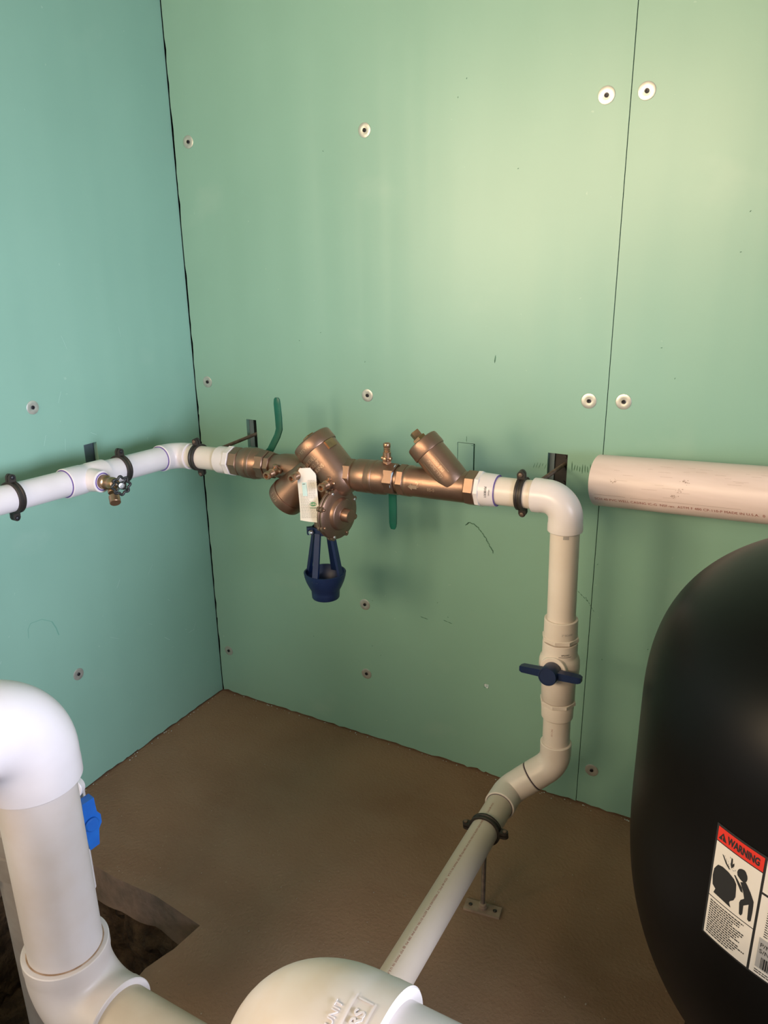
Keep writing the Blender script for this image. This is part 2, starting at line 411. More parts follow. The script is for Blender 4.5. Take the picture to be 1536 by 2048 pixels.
# rest of the room, behind and beside the photographer (window and open door let the daylight in)
mb = MB()
for lo, hi in (((-.13, -3.42, 0), (.2, -3.3, 2.44)), ((1.3, -3.42, 0), (3.3, -3.3, 2.44)), ((.2, -3.42, 0), (1.3, -3.3, 1.3)), ((.2, -3.42, 2.2), (1.3, -3.3, 2.44))): quadbox(mb, lo, hi)
struct('wall_rear', mb, MG)
mb = MB()
for lo, hi in (((3.0, -3.3, 0), (3.12, -2.05, 2.44)), ((3.0, -1.05, 0), (3.12, .12, 2.44)), ((3.0, -2.05, 2.1), (3.12, -1.05, 2.44))): quadbox(mb, lo, hi)
struct('wall_right', mb, MG)
mb = MB(); quadbox(mb, (-.13, -3.42, 2.44), (3.3, .12, 2.5)); struct('ceiling', mb, simple('white_ceiling_board', (.62, .62, .58), None, .8))

# floor with the rectangular pit opening
PX0, PX1, PY0, PY1 = .04, .595, -1.75, -.775
xs = [-.13 + .05 * i for i in range(70)]; ys = [-3.45 + .05 * i for i in range(72)]
mb = MB()
edge = [(PX0, PY1), (.18, PY1 + .006), (.32, PY1 - .002), (.45, PY1 + .003), (PX1 + .004, PY1 - .012), (PX1 - .004, -.86), (.583, -.885), (.572, -.925), (.577, -.99), (.58, -1.1), (.584, -1.3), (.58, PY1 - .6), (.58, PY0), (.3, PY0), (PX0, PY0), (PX0, -1.3)]
outer = [(-.13, .12), (3.3, .12), (3.3, -3.45), (-.13, -3.45)]
bm = bmesh.new()
ov = [bm.verts.new((x, y, 0)) for x, y in outer]; iv = [bm.verts.new((x, y, 0)) for x, y in edge]
es = [bm.edges.new((ov[i], ov[(i + 1) % 4])) for i in range(4)] + [bm.edges.new((iv[i], iv[(i + 1) % len(iv)])) for i in range(len(iv))]
bmesh.ops.triangle_fill(bm, edges=es, use_beauty=True)
bm.verts.index_update()
mb.v = [v.co.copy() for v in bm.verts]; mb.f = [tuple(v.index for v in f.verts) for f in bm.faces]; bm.free()
# drop any triangle lying inside the opening
def inside(x, y):
    c = False; n = len(edge)
    for i in range(n):
        x1, y1 = edge[i]; x2, y2 = edge[(i + 1) % n]
        if (y1 > y) != (y2 > y) and x < (x2 - x1) * (y - y1) / (y2 - y1) + x1: c = not c
    return c
mb.f = [f for f in mb.f if not inside(sum(mb.v[i].x for i in f) / 3, sum(mb.v[i].y for i in f) / 3)]
fl = struct('floor', mb, M_floor)
# slab edge
mb = MB(); n = len(edge); rg = random.Random(5); bot = []
fine = []
for i in range(n):
    a = V((*edge[i], 0)); b = V((*edge[(i + 1) % n], 0)); m = max(1, int((b - a).length / .02))
    for k in range(m): fine.append(a + (b - a) * k / m)
cx, cy = (PX0 + PX1) / 2, (PY0 + PY1) / 2
N = len(fine)
for q, p in enumerate(fine):
    d = V((p.x - cx, p.y - cy, 0)).normalized()
    w = noise.noise(V((p.x * 9, p.y * 9, 3)))
    mb.v.append(p.copy()); mb.v.append(p + V((0, 0, -.035)) - d * (.004 + .006 * w)); mb.v.append(p + V((0, 0, -.085 - .02 * w)) - d * (.012 + .014 * w))
for q in range(N):
    r2 = (q + 1) % N
    mb.f += [(3 * q, 3 * r2, 3 * r2 + 1, 3 * q + 1), (3 * q + 1, 3 * r2 + 1, 3 * r2 + 2, 3 * q + 2)]
part('slab_edge', mb, M_slab, fl)
# earth walls and bottom of the pit
mb = MB(); rings = 14
for k in range(rings):
    z = -.08 - k * .024
    for q, p in enumerate(fine):
        d = V((p.x - cx, p.y - cy, 0)).normalized()
        off = .02 - .006 * k + .045 * noise.noise(V((p.x * 8, p.y * 8, z * 9))) + .028 * noise.noise(V((p.x * 34, p.y * 34, z * 40)))
        mb.v.append(V((p.x, p.y, z)) + d * (off if k else .02))
for k in range(rings - 1):
    for q in range(N):
        r2 = (q + 1) % N; mb.f.append((k * N + q, k * N + r2, (k + 1) * N + r2, (k + 1) * N + q))
base = len(mb.v); G = 40
for i in range(G + 1):
    for j in range(G + 1):
        x = PX0 - .1 + (PX1 - PX0 + .2) * i / G; y = PY0 - .1 + (PY1 - PY0 + .2) * j / G
        mb.v.append(V((x, y, -.36 + .05 * noise.noise(V((x * 7, y * 7, 0))) + .03 * noise.noise(V((x * 25, y * 25, 1))))))
for i in range(G):
    for j in range(G):
        a = base + i * (G + 1) + j; mb.f.append((a, a + 1, a + G + 2, a + G + 1))
part('pit_earth', mb, M_dirt, fl, kind='stuff')
# grit and small stones scattered on the slab
mb = MB(); rg = random.Random(21)
for k in range(170):
    x = rg.uniform(.05, 1.5); y = rg.uniform(-1.2, -.03)
    if inside(x, y): continue
    r = rg.uniform(.0008, .0022)
    vs = [V((x + r * sx_, y + r * sy_, max(0, r * .6 + r * .7 * sz_))) for sx_, sy_, sz_ in ((1, 0, 0), (-1, .2, 0), (0, 1, .2), (.1, -1, 0), (0, 0, 1), (0, 0, -1))]
    mb.add(vs, [(0, 2, 4), (2, 1, 4), (1, 3, 4), (3, 0, 4), (2, 0, 5), (1, 2, 5), (3, 1, 5), (0, 3, 5)])
part('grit', mb, simple('pale_grit', (.42, .33, .24), (.2, .14, .1), .9, scale=50), fl, kind='stuff')
# drywall crumbs along the wall foot
mb = MB()
for k in range(120):
    if rg.random() < .6: x = rg.uniform(.05, 1.7); y = -abs(rg.gauss(0, .006)) - .001
    else: x = abs(rg.gauss(0, .006)) + .001; y = -rg.uniform(.02, .8)
    r = rg.uniform(.0008, .003)
    vs = [V((x + r * sx_, y + r * sy_, max(0, r * .5 + r * .6 * sz_))) for sx_, sy_, sz_ in ((1, 0, 0), (-1, .2, 0), (0, 1, .2), (.1, -1, 0), (0, 0, 1), (0, 0, -1))]
    mb.add(vs, [(0, 2, 4), (2, 1, 4), (1, 3, 4), (3, 0, 4), (2, 0, 5), (1, 2, 5), (3, 1, 5), (0, 3, 5)])
part('crumb', mb, M_gyp, fl, kind='stuff')

# ------------------------------------------------------------------ drywall washers with screws
def washer(loc, nrm, tilt, label, group=None, r=.0165):
    t = thing('drywall_washer', loc, label, 'washer', group)
    n = (V(nrm) + V(tilt)).normalized(); c = V(loc)
    mb = MB(); lathe(mb, c - n * .0006, n, [(0, r), (.0008, r), (.0011, r - .0006), (.0005, r * .45), (.0002, r * .30), (.0002, 0.0)], 40)
    part('disc', mb, M_steel, t)
    mb = MB(); lathe(mb, c - n * .0004, n, [(0, .0046), (.0022, .0046), (.0028, .0038), (.0026, .0018), (.0008, .0012), (.0008, 0)], 20)
    part('screw', mb, M_screw, t)
GW = 'round steel washers screwed over the green drywall'
for (x, z, lb, tl) in ((.055, 1.701, 'grey washer near the inner corner, high on the back wall', (.05, 0, .03)),
                       (.050, 1.056, 'grey washer beside the corner seam, just above the elbow bend', (0, 0, 0)),
                       (.042, .162, 'small dull washer low on the back wall beside the corner', (0, 0, 0)),
                       (.604, 1.686, 'pale washer high in the middle of the back wall panel', (0, 0, 0)),
                       (.597, 1.055, 'pale washer on the back wall above the bronze backflow assembly', (0, 0, 0)),
                       (.574, .446, 'dull washer just right of the blue funnel, below it', (0, 0, 0)),
                       (.574, .219, 'dull washer low on the wall straight below another washer', (0, 0, 0)),
                       (1.171, 1.705, 'shiny yellow-lit washer just left of the panel seam, top of wall', (0, 0, .0)),
                       (1.250, 1.705, 'shiny yellow-lit washer just right of the panel seam, top of wall', (0, 0, .0)),
                       (1.179, 1.084, 'pale washer left of the seam, above the white pipe elbow', (0, 0, 0)),
                       (1.256, 1.088, 'pale washer right of the seam, above the thick casing pipe', (0, 0, 0)),
                       (1.254, .116, 'dull washer near the floor, right of the lower panel seam', (0, 0, 0))):
    washer((x, -.0009, z), (0, -1, 0), tl, lb, GW, .0165 if x < .65 else .0172)
washer((.0009, -.56, 1.072), (1, 0, 0), (0, 0, 0), 'grey washer on the left wall above the white pipe', GW)
washer((.0009, -.55, .347), (1, 0, 0), (0, 0, 0), 'grey washer low on the left wall, beside the big white elbow', GW)

# ------------------------------------------------------------------ pipe runs
RP = .0302        # 2 inch pipe
RS = .0348        # its sockets
def zb(x): return .905 + (x - .15) * (.025 / 1.06)
PB = lambda x, dy=0, dz=0: V((x, -.26 + dy, zb(x) + dz))
DX = (PB(1.0) - PB(0.0)).normalized()
PL = lambda y: V((.15, y, .905 + (-.26 - y) * .035))
DL = (PL(-1.0) - PL(0.0)).normalized()

t = thing('white_pipe_run', (.15, -.6, .88), 'white PVC pipe along the left wall turning the corner to the bronze valves', 'pipe')
mb = MB(); cyl(mb, PL(-2.2), PL(-.60), RP, 48); part('pipe', mb, M_pvcL, t)
mb = MB(); cyl(mb, PL(-.53), PL(-.31), RP, 48); part('pipe', mb, M_pvcL, t)
mb = MB(); cyl(mb, PB(.20), PB(.32), RP, 48); part('pipe', mb, M_pvc, t)
mb = MB()
a, b = PL(-.62), PL(-.505); L = (b - a).length
lathe(mb, a, b - a, [(.004, RP - .001), (0, RP), (0, RS - .001), (.0012, RS), (L * .42, RS), (L * .42 + .002, RS - .001), (L * .6, RS - .001), (L * .62, RS), (L - .0012, RS), (L, RS - .001), (L, RP), (L - .004, RP - .001)], 56, cap=False)
tc_ = PL(-.562)
lathe(mb, tc_ + V((.01, 0, 0)), (1, 0, 0), [(0, .027), (.024, .027), (.03, .0255), (.0495, .0255), (.0505, .0245), (.0505, .0165), (.046, .016)], 40, cap=False)
tee = part('tee_fitting', mb, M_pvcL, t)
mb = MB(); lathe(mb, a, b - a, [(-.0004, RP + .0004), (-.0004, RP + .0022)], 48, cap=False); ring(mb, a - DL * -.0004, a + DL * .0008, RP, RP + .0016); part('primer_ring', mb, M_purple, tee)
mb = MB(); ring(mb, tc_ + V((.0602, 0, 0)), tc_ + V((.0612, 0, 0)), .0185, .0212, 40, .0002); part('primer_ring', mb, M_purple, tee)
mb = MB(); elbow(mb, PB(.15), DL, DX, .058, .055, RS, RP, .040, RS * .985); el = part('elbow_fitting', mb, M_pvcL, t)
mb = MB(); q = PB(.15) + DL * .0585; ring(mb, q, q + DL * .0012, RP - .001, RP + .0022, 48, .0003); part('primer_ring', mb, M_purple, el)
mb = MB()
a = PB(.303); lathe(mb, a, DX, [(.003, RP - .001), (0, RP), (0, RS - .001), (.001, RS), (.034, RS + .0003), (.036, RS - .002)], 48, cap=False)
hexn(mb, PB(.337), PB(.353), .072, n=8); lathe(mb, PB(.352), DX, [(0, .030), (.012, .029)], 40)
part('male_adapter', mb, M_pvcL, t)

# hose bib on the tee
hb = tc_ + V((.050, 0, 0))
t = thing('hose_bib', tuple(hb - V((0, 0, .03))), 'small brass boiler drain with black handwheel on the white tee', 'valve')
mb = MB()
lathe(mb, hb, (1, 0, 0), [(-.004, .0125), (.001, .0165), (.010, .0168), (.022, .0165), (.024, .0135), (.032, .0125), (.036, .0145), (.044, .0150), (.050, .0135), (.052, .010)], 32)
part('body', mb, M_brass, t)
mb = MB(); hexn(mb, hb + V((.044, 0, 0)), hb + V((.056, 0, 0)), .018); part('packing_nut', mb, M_bronze2, t)
mb = MB(); sweep(mb, arc(hb + V((.040, 0, 0)), hb + V((.041, -.002, -.018)), hb + V((.056, -.012, -.034)), .012, 8), [.0115, .0115, .011, .011, .0108, .0106, .0105, .0105, .0105], 24)
cyl(mb, hb + V((.050, -.007, -.0275)), hb + V((.062, -.016, -.040)), .0125, 24, .001)
part('outlet_spout', mb, M_bronze2, t)
mb = MB(); cyl(mb, hb + V((.055, 0, 0)), hb + V((.078, 0, 0)), .004, 16); part('stem', mb, M_zinc, t)
wd_ = V((.94, -.34, 0)).normalized(); wc = hb + V((.074, -.004, 0)); _, wu, ww = basis(wd_)
mb = MB()
pts = []
for k in range(97):
    a = 2 * PI * k / 96; r = .0195 + .0024 * math.cos(8 * a)
    pts.append(wc + (wu * math.cos(a) + ww * math.sin(a)) * r)
sweep(mb, pts, .0030, 10, cap=False)
for k in range(4):
    a = PI / 4 + k * PI / 2; sweep(mb, [wc + (wu * math.cos(a) + ww * math.sin(a)) * r_ for r_ in (.005, .012, .0185)], .0022, 8)
lathe(mb, wc - wd_ * .004, wd_, [(0, .0075), (.006, .0075), (.0065, .007)], 24)
hw = part('handwheel', mb, M_wheel, t)
mb = MB(); lathe(mb, wc + wd_ * .0025, wd_, [(0, .0066), (.0008, .0066), (.0009, .0062), (.0009, 0)], 24); cyl(mb, wc + wd_ * .003, wc + wd_ * .006, .0028, 8)
part('wheel_disc', mb, M_zinc, hw, 'round metal plate and nut in the wheel centre')

# split ring clamps ----------------------------------------------------------
def clamp(c, axis, ear, rod_to, label, rodr=.005, plate=None, extra=0.0):
    c = V(c); axis = V(axis).normalized(); ear = V(ear).normalized(); ear = (ear - axis * ear.dot(axis)).normalized()
    t = thing('pipe_clamp', tuple(c - V((0, 0, .045))), label, 'pipe clamp')
    ro = RP + .0055; w = .008
    mb = MB()
    lathe(mb, c - axis * w, axis, [(0, RP + .0003), (0, ro - .001), (.001, ro), (.005, ro), (.0065, ro - .0018), (.0095, ro - .0018), (.011, ro), (.015, ro), (.016, ro - .001), (.016, RP + .0003)], 56, cap=False)
    side = axis.cross(ear)
    for s in (1, -1):
        e = c + ear * s * (ro + .006)
        for h in (1, -1):     # paired lugs of the two ring halves
            pts = [(-.007, -.008), (.003, -.008)] + [(.003 + .0075 * math.sin(a), -.0075 * math.cos(a)) for a in [PI * k / 10 for k in range(1, 10)]] + [(.003, .008), (-.007, .008)]
            prism(mb, pts, e + side * h * .0012, ear * s, axis, side * h, .0058)
    part('ring', mb, M_iron, t)
    for s in (1, -1):
        e = c + ear * s * (ro + .0095); mb = MB(); cyl(mb, e - side * .0095, e + side * .0095, .003, 14); lathe(mb, e + side * .0075, side, [(0, .0048), (.002, .0045), (.0032, .002), (.0033, 0)], 16); lathe(mb, e - side * .0075, -side, [(0, .0048), (.002, .0045), (.0032, .002), (.0033, 0)], 16)
        part('bolt', mb, M_screw if extra else M_rod, t)
    rt = V(rod_to); d = (rt - c).normalized()
    mb = MB(); cyl(mb, c + d * (ro - .002), c + d * (ro + .014), .010, 20, .001); part('socket', mb, M_iron, t)
    mb = MB(); n = int((rt - c).length / .0018)
    s0 = c + d * (ro + .008); LL = (rt - s0).length; prof = []
    k = 0; s = 0
    while s < LL: prof.append((s, rodr if k % 2 else rodr - .0007)); s += .0009; k += 1
    prof.append((LL, rodr - .0007)); lathe(mb, s0, d, prof, 14); part('threaded_rod', mb, M_rod, t)
    return t
clamp(PL(-.752), DL, (.02, 0, 1), (-.02, -.752, PL(-.752).z), 'black ring clamp on white pipe at far left, by the photo edge', extra=1)
clamp(PL(-.452), DL, (.02, 0, 1), (-.02, -.425, .885), 'black ring clamp on white pipe just right of the brass hose bib', extra=1)
clamp(PB(.232), DX, (.0, -.12, 1), (.212, .05, .915), 'dark ring clamp right after the corner elbow, rod into a wall cut-out')
clamp(PB(1.119), DX, (.0, -.15, 1), (1.127, TH + .006, .925), 'dark ring clamp left of the upper right elbow, rod to dark cut-out')
LP = lambda y: V((1.134, y, .222 - (-.444 - y) * .0))
t = clamp(LP(-.452), (0, -1, 0), (1, 0, .10), (1.134, -.452, .012), 'ring clamp under the sloping lower pipe, on a rod to the floor')
t['label'] = 'ring clamp around the lower pipe, standing on a rod and floor plate'
mb = MB(); rz = math.radians(8); ux = V((math.cos(rz), math.sin(rz), 0)); uy = V((-math.sin(rz), math.cos(rz), 0))
box(mb, (1.134, -.452, .0035), ux, uy, (0, 0, 1), .082, .030, .006)
fp = part('floor_plate', mb, M_plate, t)
mb = MB(); lathe(mb, (1.134, -.452, .0065), (0, 0, 1), [(0, .0095), (.006, .0095), (.007, .0085), (.013, .0085), (.014, .007)], 24); part('boss', mb, M_plate, fp)
for s in (-1, 1):
    mb = MB(); hexn(mb, V((1.134, -.452, .0065)) + ux * s * .028, V((1.134, -.452, .0085)) + ux * s * .028, .008); part('screw_head', mb, M_iron, fp)

# ------------------------------------------------------------------ bronze ball valves
def ball_valve(x0, x1, label, up, cock=False):
    c0 = PB(x0); t = thing('bronze_ball_valve', tuple(PB((x0 + x1) / 2) - V((0, 0, .04))), label, 'ball valve')
    L = (PB(x1) - c0).length
    mb = MB(); hexn(mb, c0, c0 + DX * .024, .070, n=8, ch=.002)
    lathe(mb, c0 + DX * .022, DX, [(0, .033), (.004, .0365), (.010, .0385), (L * .28, .0390), (L * .30, .0382), (L * .31, .0390), (L - .052, .0385), (L - .046, .0355), (L - .042, .0340)], 56)
    ring(mb, c0 + DX * (L * .56), c0 + DX * (L * .56 + .006), .03, .0398, 56)
    hexn(mb, c0 + DX * (L - .026), c0 + DX * L, .069, n=8, ch=.002)
    body = part('body', mb, M_bronze, t)
    # stem on the wall side, lever swung up or down
    s = PB((x0 + x1) / 2); s1 = s + V((0, .030, 0)); s2 = s + V((0, .062, 0))
    mb = MB(); cyl(mb, s1, s2, .010, 20); hexn(mb, s + V((0, .052, 0)), s + V((0, .060, 0)), .018); part('stem_nut', mb, M_zinc, t)
    return t, s, body
def lever(t, pts, w, th):
    """flat strap along pts, wide in x"""
    mb = MB(); P = [V(p) for p in pts]; vs = []
    m = len(P)
    for i, p in enumerate(P):
        tn = (P[min(m - 1, i + 1)] - P[max(0, i - 1)]).normalized(); nx = V((1, 0, 0)) - tn * tn.x; nx.normalize(); nn = tn.cross(nx)
        ww_ = w[i]
        for a, b in ((-1, -1), (-.8, -1.4), (.8, -1.4), (1, -1), (1, 1), (.8, 1.4), (-.8, 1.4), (-1, 1)): vs.append(p + nx * a * ww_ / 2 + nn * b * th / 2)
    fs = []
    for i in range(m - 1):
        for k in range(8): fs.append((i * 8 + k, i * 8 + (k + 1) % 8, (i + 1) * 8 + (k + 1) % 8, (i + 1) * 8 + k))
    fs += [tuple(range(7, -1, -1)), tuple((m - 1) * 8 + k for k in range(8))]
    mb.add(vs, fs); part('lever_handle', mb, M_green, t, 'green coated lever')
t, s, _ = ball_valve(.356, .462, 'bronze ball valve with green lever pointing up, left of the backflow assembly', True)
lever(t, [(.415, -.205, .925), (.425, -.204, .935), (.446, -.200, .972), (.452, -.198, .990), (.451, -.197, 1.02), (.449, -.197, 1.055), (.449, -.197, 1.066), (.449, -.197, 1.070)], [.018, .018, .018, .019, .020, .0195, .016, .009], .0035)
mb = MB(); box(mb, (.412, -.201, .922), (1, 0, .9), (0, 1, 0), (-.9, 0, 1), .030, .003, .02); part('lever_base', mb, M_zinc, t)
t, s, _ = ball_valve(.690, .826, 'bronze ball valve with green lever hanging down, right of the backflow assembly', False)
lever(t, [(.768, -.205, .905), (.774, -.202, .885), (.777, -.199, .870), (.777, -.198, .83), (.777, -.198, .79), (.777, -.198, .779), (.777, -.198, .774)], [.019, .019, .020, .0205, .0195, .016, .010], .0035)
def test_cock(parent, a, d, ref=(0, 0, 1), sc=1.0, name='test_cock'):
    a = V(a); d, u, w = basis(d, ref)
    mb = MB(); S_ = sc
    hexn(mb, a, a + d * .009 * S_, .017 * S_)
    lathe(mb, a + d * .009 * S_, d, [(0, .0062 * S_), (.004 * S_, .0062 * S_), (.005 * S_, .0085 * S_), (.018 * S_, .0088 * S_), (.020 * S_, .0065 * S_), (.022 * S_, .0078 * S_), (.024 * S_, .0066 * S_), (.026 * S_, .0078 * S_), (.028 * S_, .0066 * S_), (.030 * S_, .0080 * S_), (.037 * S_, .0080 * S_), (.038 * S_, .0074 * S_), (.038 * S_, .0048 * S_), (.030 * S_, .0046 * S_), (.030 * S_, 0)], 24)
    cyl(mb, a + d * .0135 * S_ - w * .013 * S_, a + d * .0135 * S_ + w * .011 * S_, .0045 * S_, 14, .001)
    lathe(mb, a + d * .0135 * S_ + u * .006 * S_, u, [(0, .005 * S_), (.007 * S_, .005 * S_), (.008 * S_, .0035 * S_)], 14)
    return part(name, mb, M_bronze2, parent)
test_cock(t, PB(.797, 0, .033), (.0, 0, 1), (0, -1, 0), 1.05)
mb = MB(); pts = [PB(.8225) + (V((0, math.cos(a), math.sin(a)))) * .0335 + V((.0015 * math.sin(3 * a), 0, 0)) for a in [2 * PI * k / 40 for k in range(41)]]
sweep(mb, pts, [.0016 + .0008 * math.sin(k * 1.3) for k in range(41)], 8, cap=False); part('thread_sealant', mb, simple('pale_blue_thread_tape', (.35, .48, .62), None, .5), t)

# ------------------------------------------------------------------ Y strainer
t = thing('y_strainer', tuple(PB(.92) - V((0, 0, .04))), 'bronze Y strainer with branch angled up-left and plugged cap', 'strainer')
mb = MB()
hexn(mb, PB(.834), PB(.852), .069, n=8, ch=.002); hexn(mb, PB(.998), PB(1.021), .072, n=8, ch=.002)
lathe(mb, PB(.822), DX, [(0, .030), (.014, .030)], 40)
lathe(mb, PB(.850), DX, [(0, .0335), (.003, .0355), (.012, .0355), (.015, .0338), (.06, .0345), (.12, .0345), (.146, .0345), (.149, .033)], 56)
bd = V((-.70, 0, .71)).normalized(); bo = PB(.974)
lathe(mb, bo, bd, [(-.012, .012), (-.004, .028), (.012, .0345), (.03, .0355), (.07, .0358), (.100, .0352)], 56)
sb = part('body', mb, M_bronze, t)
mb = MB(); lathe(mb, bo + bd * .097, bd, [(0, .0340), (.001, .0378), (.004, .0385), (.026, .0378), (.030, .0365), (.032, .033), (.032, 0)], 56); cp = part('cap', mb, M_bronze, t)
mb = MB(); o_ = bo + bd * .128; hexn(mb, o_ - bd * .001, o_ + bd * .011, .029); hexn(mb, o_ + bd * .011, o_ + bd * .027, .0175, n=4, ch=.001); part('plug', mb, M_brass, cp)
def emboss(parent, mapf, s, size, dx=0, dy=0, mat=None, h=.0007, name='lettering', align='CENTER'):
    mb = MB(); vf = text2d(s, size, h / 2, align); put(mb, vf, lambda x, y, z: mapf(x + dx, y + dy, z)); return part(name, mb, mat or M_bronze, parent)
_nb = V((0, -1, .12)); _nb = (_nb - bd * _nb.dot(bd)).normalized()
mp = cyl_map(bo + bd * .060, -bd, _nb, .0357)
emboss(sb, mp, '600 PSI\nWOG 150', .0115, 0, .006, M_letter, .00124)
mb = MB()
for y in (.0015, -.0155, .017): put(mb, rect2d(-.025, y, .025, y + .0012, 4, .0008), mp)
part('cast_line', mb, M_letter, sb)
mp = cyl_map(PB(.895), DX, (0, -1, .1), .0345)
emboss(sb, mp, '2"', .018, -.002, -.006, M_letter, .00124)
mb = MB(); put(mb, poly2d([(-.028, -.006), (-.018, .002), (-.018, -.002), (-.006, -.002), (-.006, -.010), (-.018, -.010), (-.018, -.014)], .0009), mp); part('flow_arrow', mb, M_letter, sb)
emboss(sb, mp, '85-5', .010, .028, -.012, M_letter, .0014)

# ------------------------------------------------------------------ backflow preventer
t = thing('backflow_preventer', (.60, -.27, .76), 'bronze reduced-pressure backflow preventer with angled check barrels', 'backflow preventer')
mb = MB()
# inlet neck
hexn(mb, PB(.462), PB(.478), .062, n=8)
sweep(mb, [PB(.470), PB(.490), PB(.510, 0, .001), PB(.530, 0, 0), PB(.552, 0, -.006), PB(.575, 0, -.016), PB(.60, 0, -.026)], [.026, .029, .032, .034, .036, .038, .036], 48)
# first check barrel, slanting down-left
d1 = V((-.70, -.05, -.71)).normalized(); c1 = V((.582, -.268, .902))
lathe(mb, c1, d1, [(-.03, .030), (0, .040), (.02, .0445), (.072, .0455), (.074, .0462)], 56)
# second check barrel, slanting up-left
d2 = V((-.68, -.02, .73)).normalized(); c2 = V((.681, -.262, .897))
lathe(mb, c2, d2, [(-.030, .020), (-.022, .033), (.0, .0440), (.022, .0480), (.100, .0485)], 64)
# link between barrels and outlet neck
sweep(mb, [(.585, -.268, .885), (.61, -.268, .880), (.64, -.266, .885), (.67, -.263, .900)], [.035, .036, .037, .034], 40)
sweep(mb, [(.640, -.262, .905), PB(.660, 0, -.004), PB(.672), PB(.690)], [.036, .034, .030, .028], 40)
# column down to the relief valve
lathe(mb, (.628, -.278, .90), (0, 0, -1), [(0, .028), (.02, .030), (.05, .029), (.062, .026)], 40)
lathe(mb, (.602, -.290, .833), (.995, -.10, 0), [(0, .016), (.004, .026), (.010, .030), (.05, .031), (.072, .034)], 48)
lathe(mb, (.632, -.287, .82), (0, 0, -1), [(0, .020), (.030, .020), (.038, .022), (.046, .022)], 40)
bf = part('body', mb, M_bronze, t)
mb = MB(); hexn(mb, PB(.676), PB(.692), .060, n=8); part('outlet_hex', mb, M_bronze2, t)
mb = MB(); lathe(mb, c2, d2, [(.097, .0480), (.0975, .0505), (.099, .0513), (.124, .0505), (.127, .0488), (.129, .045), (.1295, .018), (.1295, 0)], 64); cp2 = part('check_cap', mb, M_bronze, t)
mb = MB(); o_ = c2 + d2 * .129; hexn(mb, o_ - d2 * .001, o_ + d2 * .010, .030, n=6); part('plug', mb, M_brass, cp2)
mb = MB(); lathe(mb, c1, d1, [(.072, .0462), (.0725, .0482), (.075, .0488), (.093, .0480), (.098, .0465), (.100, .043), (.101, .018), (.101, 0)], 64); cp1 = part('check_cap', mb, M_bronze, t)
# square cast pad on the upper barrel
_, _, _ = basis(d2); pn = V((.78, -.30, .55)); pn = (pn - d2 * pn.dot(d2)).normalized(); ps = d2.cross(pn)
mb = MB(); box(mb, c2 + d2 * .086 + pn * .0495, d2, ps, pn, .020, .024, .008); part('cast_pad', mb, M_brass, bf)
# raised foundry letters
_n2 = V((-.1, -1, .0)); _n2 = (_n2 - d2 * _n2.dot(d2)).normalized()
mp = around_map(c2 + d2 * .109, d2, _n2, .0504); emboss(cp2, mp, 'CAP 375XL', .0125, -.008, -.003, M_letter, .00124)
mp = around_map(c2 + d2 * .078, d2, _n2, .0485); emboss(bf, mp, 'MODEL\n375XL 2"\nWILKINS', .0135, -.006, 0, M_letter, .00144)
_n1 = V((0, -1, .0)); _n1 = (_n1 - d1 * _n1.dot(d1)).normalized()
mp = around_map(c1 + d1 * .085, -d1, _n1, .0486); emboss(cp1, mp, '2 375', .012, -.014, -.004, M_letter, .0014)
# test cocks facing the room
for a in ((.511, -.285, .914), (.587, -.290, .918), (.669, -.290, .906)):
    test_cock(t, a, (.03, -1, -.06), (0, 0, 1), 1.2)
# relief valve cover: two flanges, dome and hub, bolts
rx = V((.985, -.17, 0)).normalized(); rc = V((.672, -.292, .829))
mb = MB(); lathe(mb, rc, rx, [(0, .035), (0, .0615), (.001, .063), (.006, .063), (.007, .0615)], 64)
for k in range(8):
    a = PI / 8 + k * PI / 4; _, u_, w_ = basis(rx); q = rc + (u_ * math.cos(a) + w_ * math.sin(a)) * .061; cyl(mb, q, q + rx * .007, .0065, 16)
part('relief_flange', mb, M_bronze, t)
mb = MB(); rc2 = rc + rx * .0085
lathe(mb, rc2, rx, [(0, .0605), (.0008, .062), (.005, .062), (.007, .059), (.009, .047), (.011, .040), (.019, .037), (.021, .034), (.021, .018), (.022, .0165), (.040, .0160), (.042, .0145), (.042, 0)], 64)
for k in range(8):
    a = PI / 8 + k * PI / 4; q = rc2 + (u_ * math.cos(a) + w_ * math.sin(a)) * .060; cyl(mb, q, q + rx * .0065, .0068, 16)
for k in (1, 3, 5, 7):
    a = PI / 4 * k * .5; 
rcov = part('relief_cover', mb, M_bronze, t)
for k in range(8):
    a = PI / 8 + k * PI / 4; q = rc2 + (u_ * math.cos(a) + w_ * math.sin(a)) * .0575
    mb = MB(); lathe(mb, q + rx * .006, rx, [(0, .0038), (.003, .0035), (.004, .002), (.004, 0)], 12); part('bolt', mb, M_zinc if k % 3 == 0 else M_bronze2, rcov)
# small elbow fitting linking body and relief valve
mb = MB(); box(mb, (.676, -.298, .879), (1, 0, .1), (0, 1, 0), (-.1, 0, 1), .016, .014, .022); cyl(mb, (.66, -.295, .885), (.652, -.292, .868), .009, 16); part('sensing_fitting', mb, M_bronze2, t)

